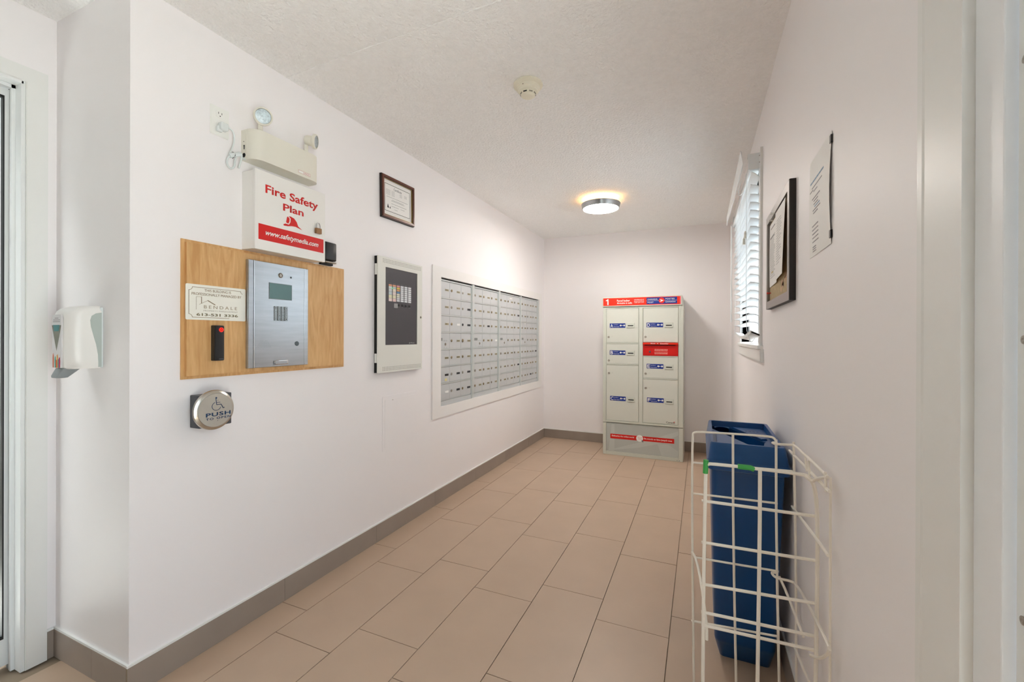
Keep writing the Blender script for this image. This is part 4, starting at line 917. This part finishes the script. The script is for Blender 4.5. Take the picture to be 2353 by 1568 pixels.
g.prism([(.150, 1.730), (.248, 1.730), (.248, 1.905), (.226, 1.900), (.213, 1.815), (.172, 1.815)], zA - .003, zA + .0)
g.prism([(.118, 2.157), (.226, 1.900), (.248, 1.905), (.248, 2.157)], zA - .003, zA + .0)
part('lid_panel', g, M_BIN, bn)
g = G(); g.prism([(.125, 2.135), (.215, 1.925), (.236, 1.935), (.236, 2.135)], zA, zA + .006, .002); g.prism([(.056, 1.745), (.140, 1.745), (.156, 1.805), (.056, 2.03)], zA, zA + .006, .002); g.prism([(.205, 1.745), (.238, 1.745), (.238, 1.885), (.226, 1.882), (.218, 1.80)], zA, zA + .005, .002)
part('raised_panel', g, M_BIN, bn)
g = G(); g.prism([(.050, 2.085), (.172, 1.815), (.213, 1.815), (.226, 1.900), (.118, 2.157), (.05, 2.157)], zA - .10, zA - .098); part('slot_well', g, M_BIN, bn)
g = G(); g.prism([(.050, 2.085), (.172, 1.815), (.174, 1.818), (.052, 2.088)], zA - .10, zA - .002); g.prism([(.172, 1.815), (.213, 1.815), (.213, 1.819), (.172, 1.819)], zA - .1, zA - .002); g.prism([(.213, 1.815), (.226, 1.900), (.223, 1.901), (.210, 1.817)], zA - .1, zA - .002); g.prism([(.226, 1.900), (.118, 2.157), (.114, 2.157), (.222, 1.900)], zA - .1, zA - .002)
part('slot_wall', g, M_BIN, bn)
g = G(); g.tube([(.085 + .030 * math.cos(t * PI / 8), 2.112 + .030 * math.sin(t * PI / 8), zA + .002) for t in range(0, 9)], .003, 6); part('bottle_hole_rim', g, M_BIN, bn, smooth=1)
g = G()
for k in range(4): g.box((.170 + .014 * k, 2.06 - .0 * k, zA + .006), (.178 + .014 * k, 2.10, zA + .0068))
part('embossed_mark', g, M_BIN, bn)

# ------------------------------------------------------------------ WIRE RACK
rk = root('wire_rack', (.12, 1.48, 0), 'cream coated wire display rack mended with green tape', 'rack')
def wire(pts, r=.0037, sm_=1, m_=M_WIRE): return part('wire', G().tube(pts, r, 8, sm_), m_, rk, smooth=1)
AY, BY = 1.62, 1.35; ra, rb_ = .0038, .0048
# rear panel: outer bent wire, inner uprights, cross wires
wire([(-.018, AY, .004), (-.026, AY, .55), (-.027, AY, .895), (-.020, AY, .908), (.05, AY, .910), (.205, AY, .913), (.218, AY - .004, .908), (.222, AY - .01, .895)], ra, 2)
for pts in ([(.098, AY - .005, .908), (.100, AY - .005, .57), (.112, AY - .005, .004)], [(.2215, AY - .006, .905), (.223, AY - .006, .59), (.235, AY - .006, .004)], [(.270, AY, .901), (.277, AY, .6), (.281, AY, .004)]):
    wire(pts, ra)
for z0_, z1_, xe in ((.799, .806, .272), (.692, .697, .228), (.472, .478, .232), (.250, .268, .231), (.03, .045, .235)):
    wire([(-.028, AY + .007, z0_), ((-.028 + xe) / 2, AY + .007, (z0_ + z1_) / 2), (xe, AY + .007, z1_)], ra * .95)
# front panel
wire([(.008, BY, .004), (.008, BY, .45), (.013, BY, .86), (.016, BY, .872), (.03, BY, .8755), (.24, BY, .874), (.262, BY, .868), (.275, BY, .835), (.280, BY, .72), (.276, BY, .35), (.272, BY, .004)], rb_, 2)
wire([(.147, BY - .007, .872), (.147, BY - .007, .7), (.143, BY - .007, .3), (.140, BY - .007, .004)], rb_)
for z0_, z1_ in ((.764, .765), (.645, .649), (.525, .537), (.445, .451), (.408, .414), (.12, .13)):
    wire([(.003, BY + .008, z0_), (.14, BY + .008, (z0_ + z1_) / 2), (.278, BY + .008, z1_)], rb_ * .9)
# right-hand side wires running towards the room's front
XS = .272
wire([(.222, AY - .012, .897), (.205, AY - .03, .899), (.215, AY - .05, .900), (.250, AY - .04, .899), (XS - .006, AY - .03, .898), (XS, AY - .08, .895), (XS, 1.49, .896), (XS, 1.42, .901), (XS, 1.225, .906)], ra, 2)
wire([(XS, 1.70, .855), (XS, 1.413, .868), (XS - .001, 1.203, .879)], ra)
wire([(.250, 1.34, .872), (.262, 1.325, .862), (XS - .006, 1.30, .880), (XS, 1.228, .905)], ra, 2)
wire([(XS - .004, 1.44, .897), (XS - .004, 1.42, .864)], .003); wire([(XS - .004, 1.40, .898), (XS - .004, 1.385, .862)], .003); wire([(XS - .002, 1.235, .915), (XS - .002, 1.230, .870)], .003)
wire([(XS, 1.656, .684), (XS, 1.319, .719), (XS, 1.218, .726)], ra)
wire([(.222, AY - .012, .480), (.205, AY - .03, .488), (.215, AY - .055, .484), (.255, AY - .04, .478), (XS, AY - .05, .474), (XS, 1.397, .503), (XS, 1.228, .520), (XS, 1.19, .522), (XS - .004, 1.26, .455), (XS - .010, 1.335, .412)], ra, 2)
wire([(.232, AY, .466), (.25, AY - .03, .430), (XS - .004, 1.454, .386)], ra)
wire([(XS, 1.632, .254), (XS, 1.405, .296)], ra); wire([(XS, 1.65, .06), (XS, 1.35, .09)], ra)
wire([(.278, 1.225, .906), (.2775, 1.222, .60), (.276, 1.215, .35), (.276, 1.21, .004)], .0028)
# left-hand side wires
wire([(-.026, AY - .012, .498), (-.012, 1.59, .485), (.004, 1.50, .450), (.014, 1.40, .415), (.018, 1.372, .395), (.018, 1.368, .362)], .0042, 1)
wire([(-.02, AY, .90), (-.005, 1.50, .885), (.013, BY, .872)], ra * .9) if False else None
wire([(-.018, AY, .03), (.008, BY, .03)], ra); wire([(.012, BY + .01, .408), (-.022, AY, .30)], ra * .9) if False else None
part('green_tape', G().tube([(.014, BY, .884), (.013, BY, .858), (.0125, BY, .846)], .0070, 10), M_GREEN, rk, smooth=1)
part('green_tape', G().tube([(.094, BY, .8755), (.125, BY, .8752), (.134, BY, .872)], .0070, 10), M_GREEN, rk, smooth=1)
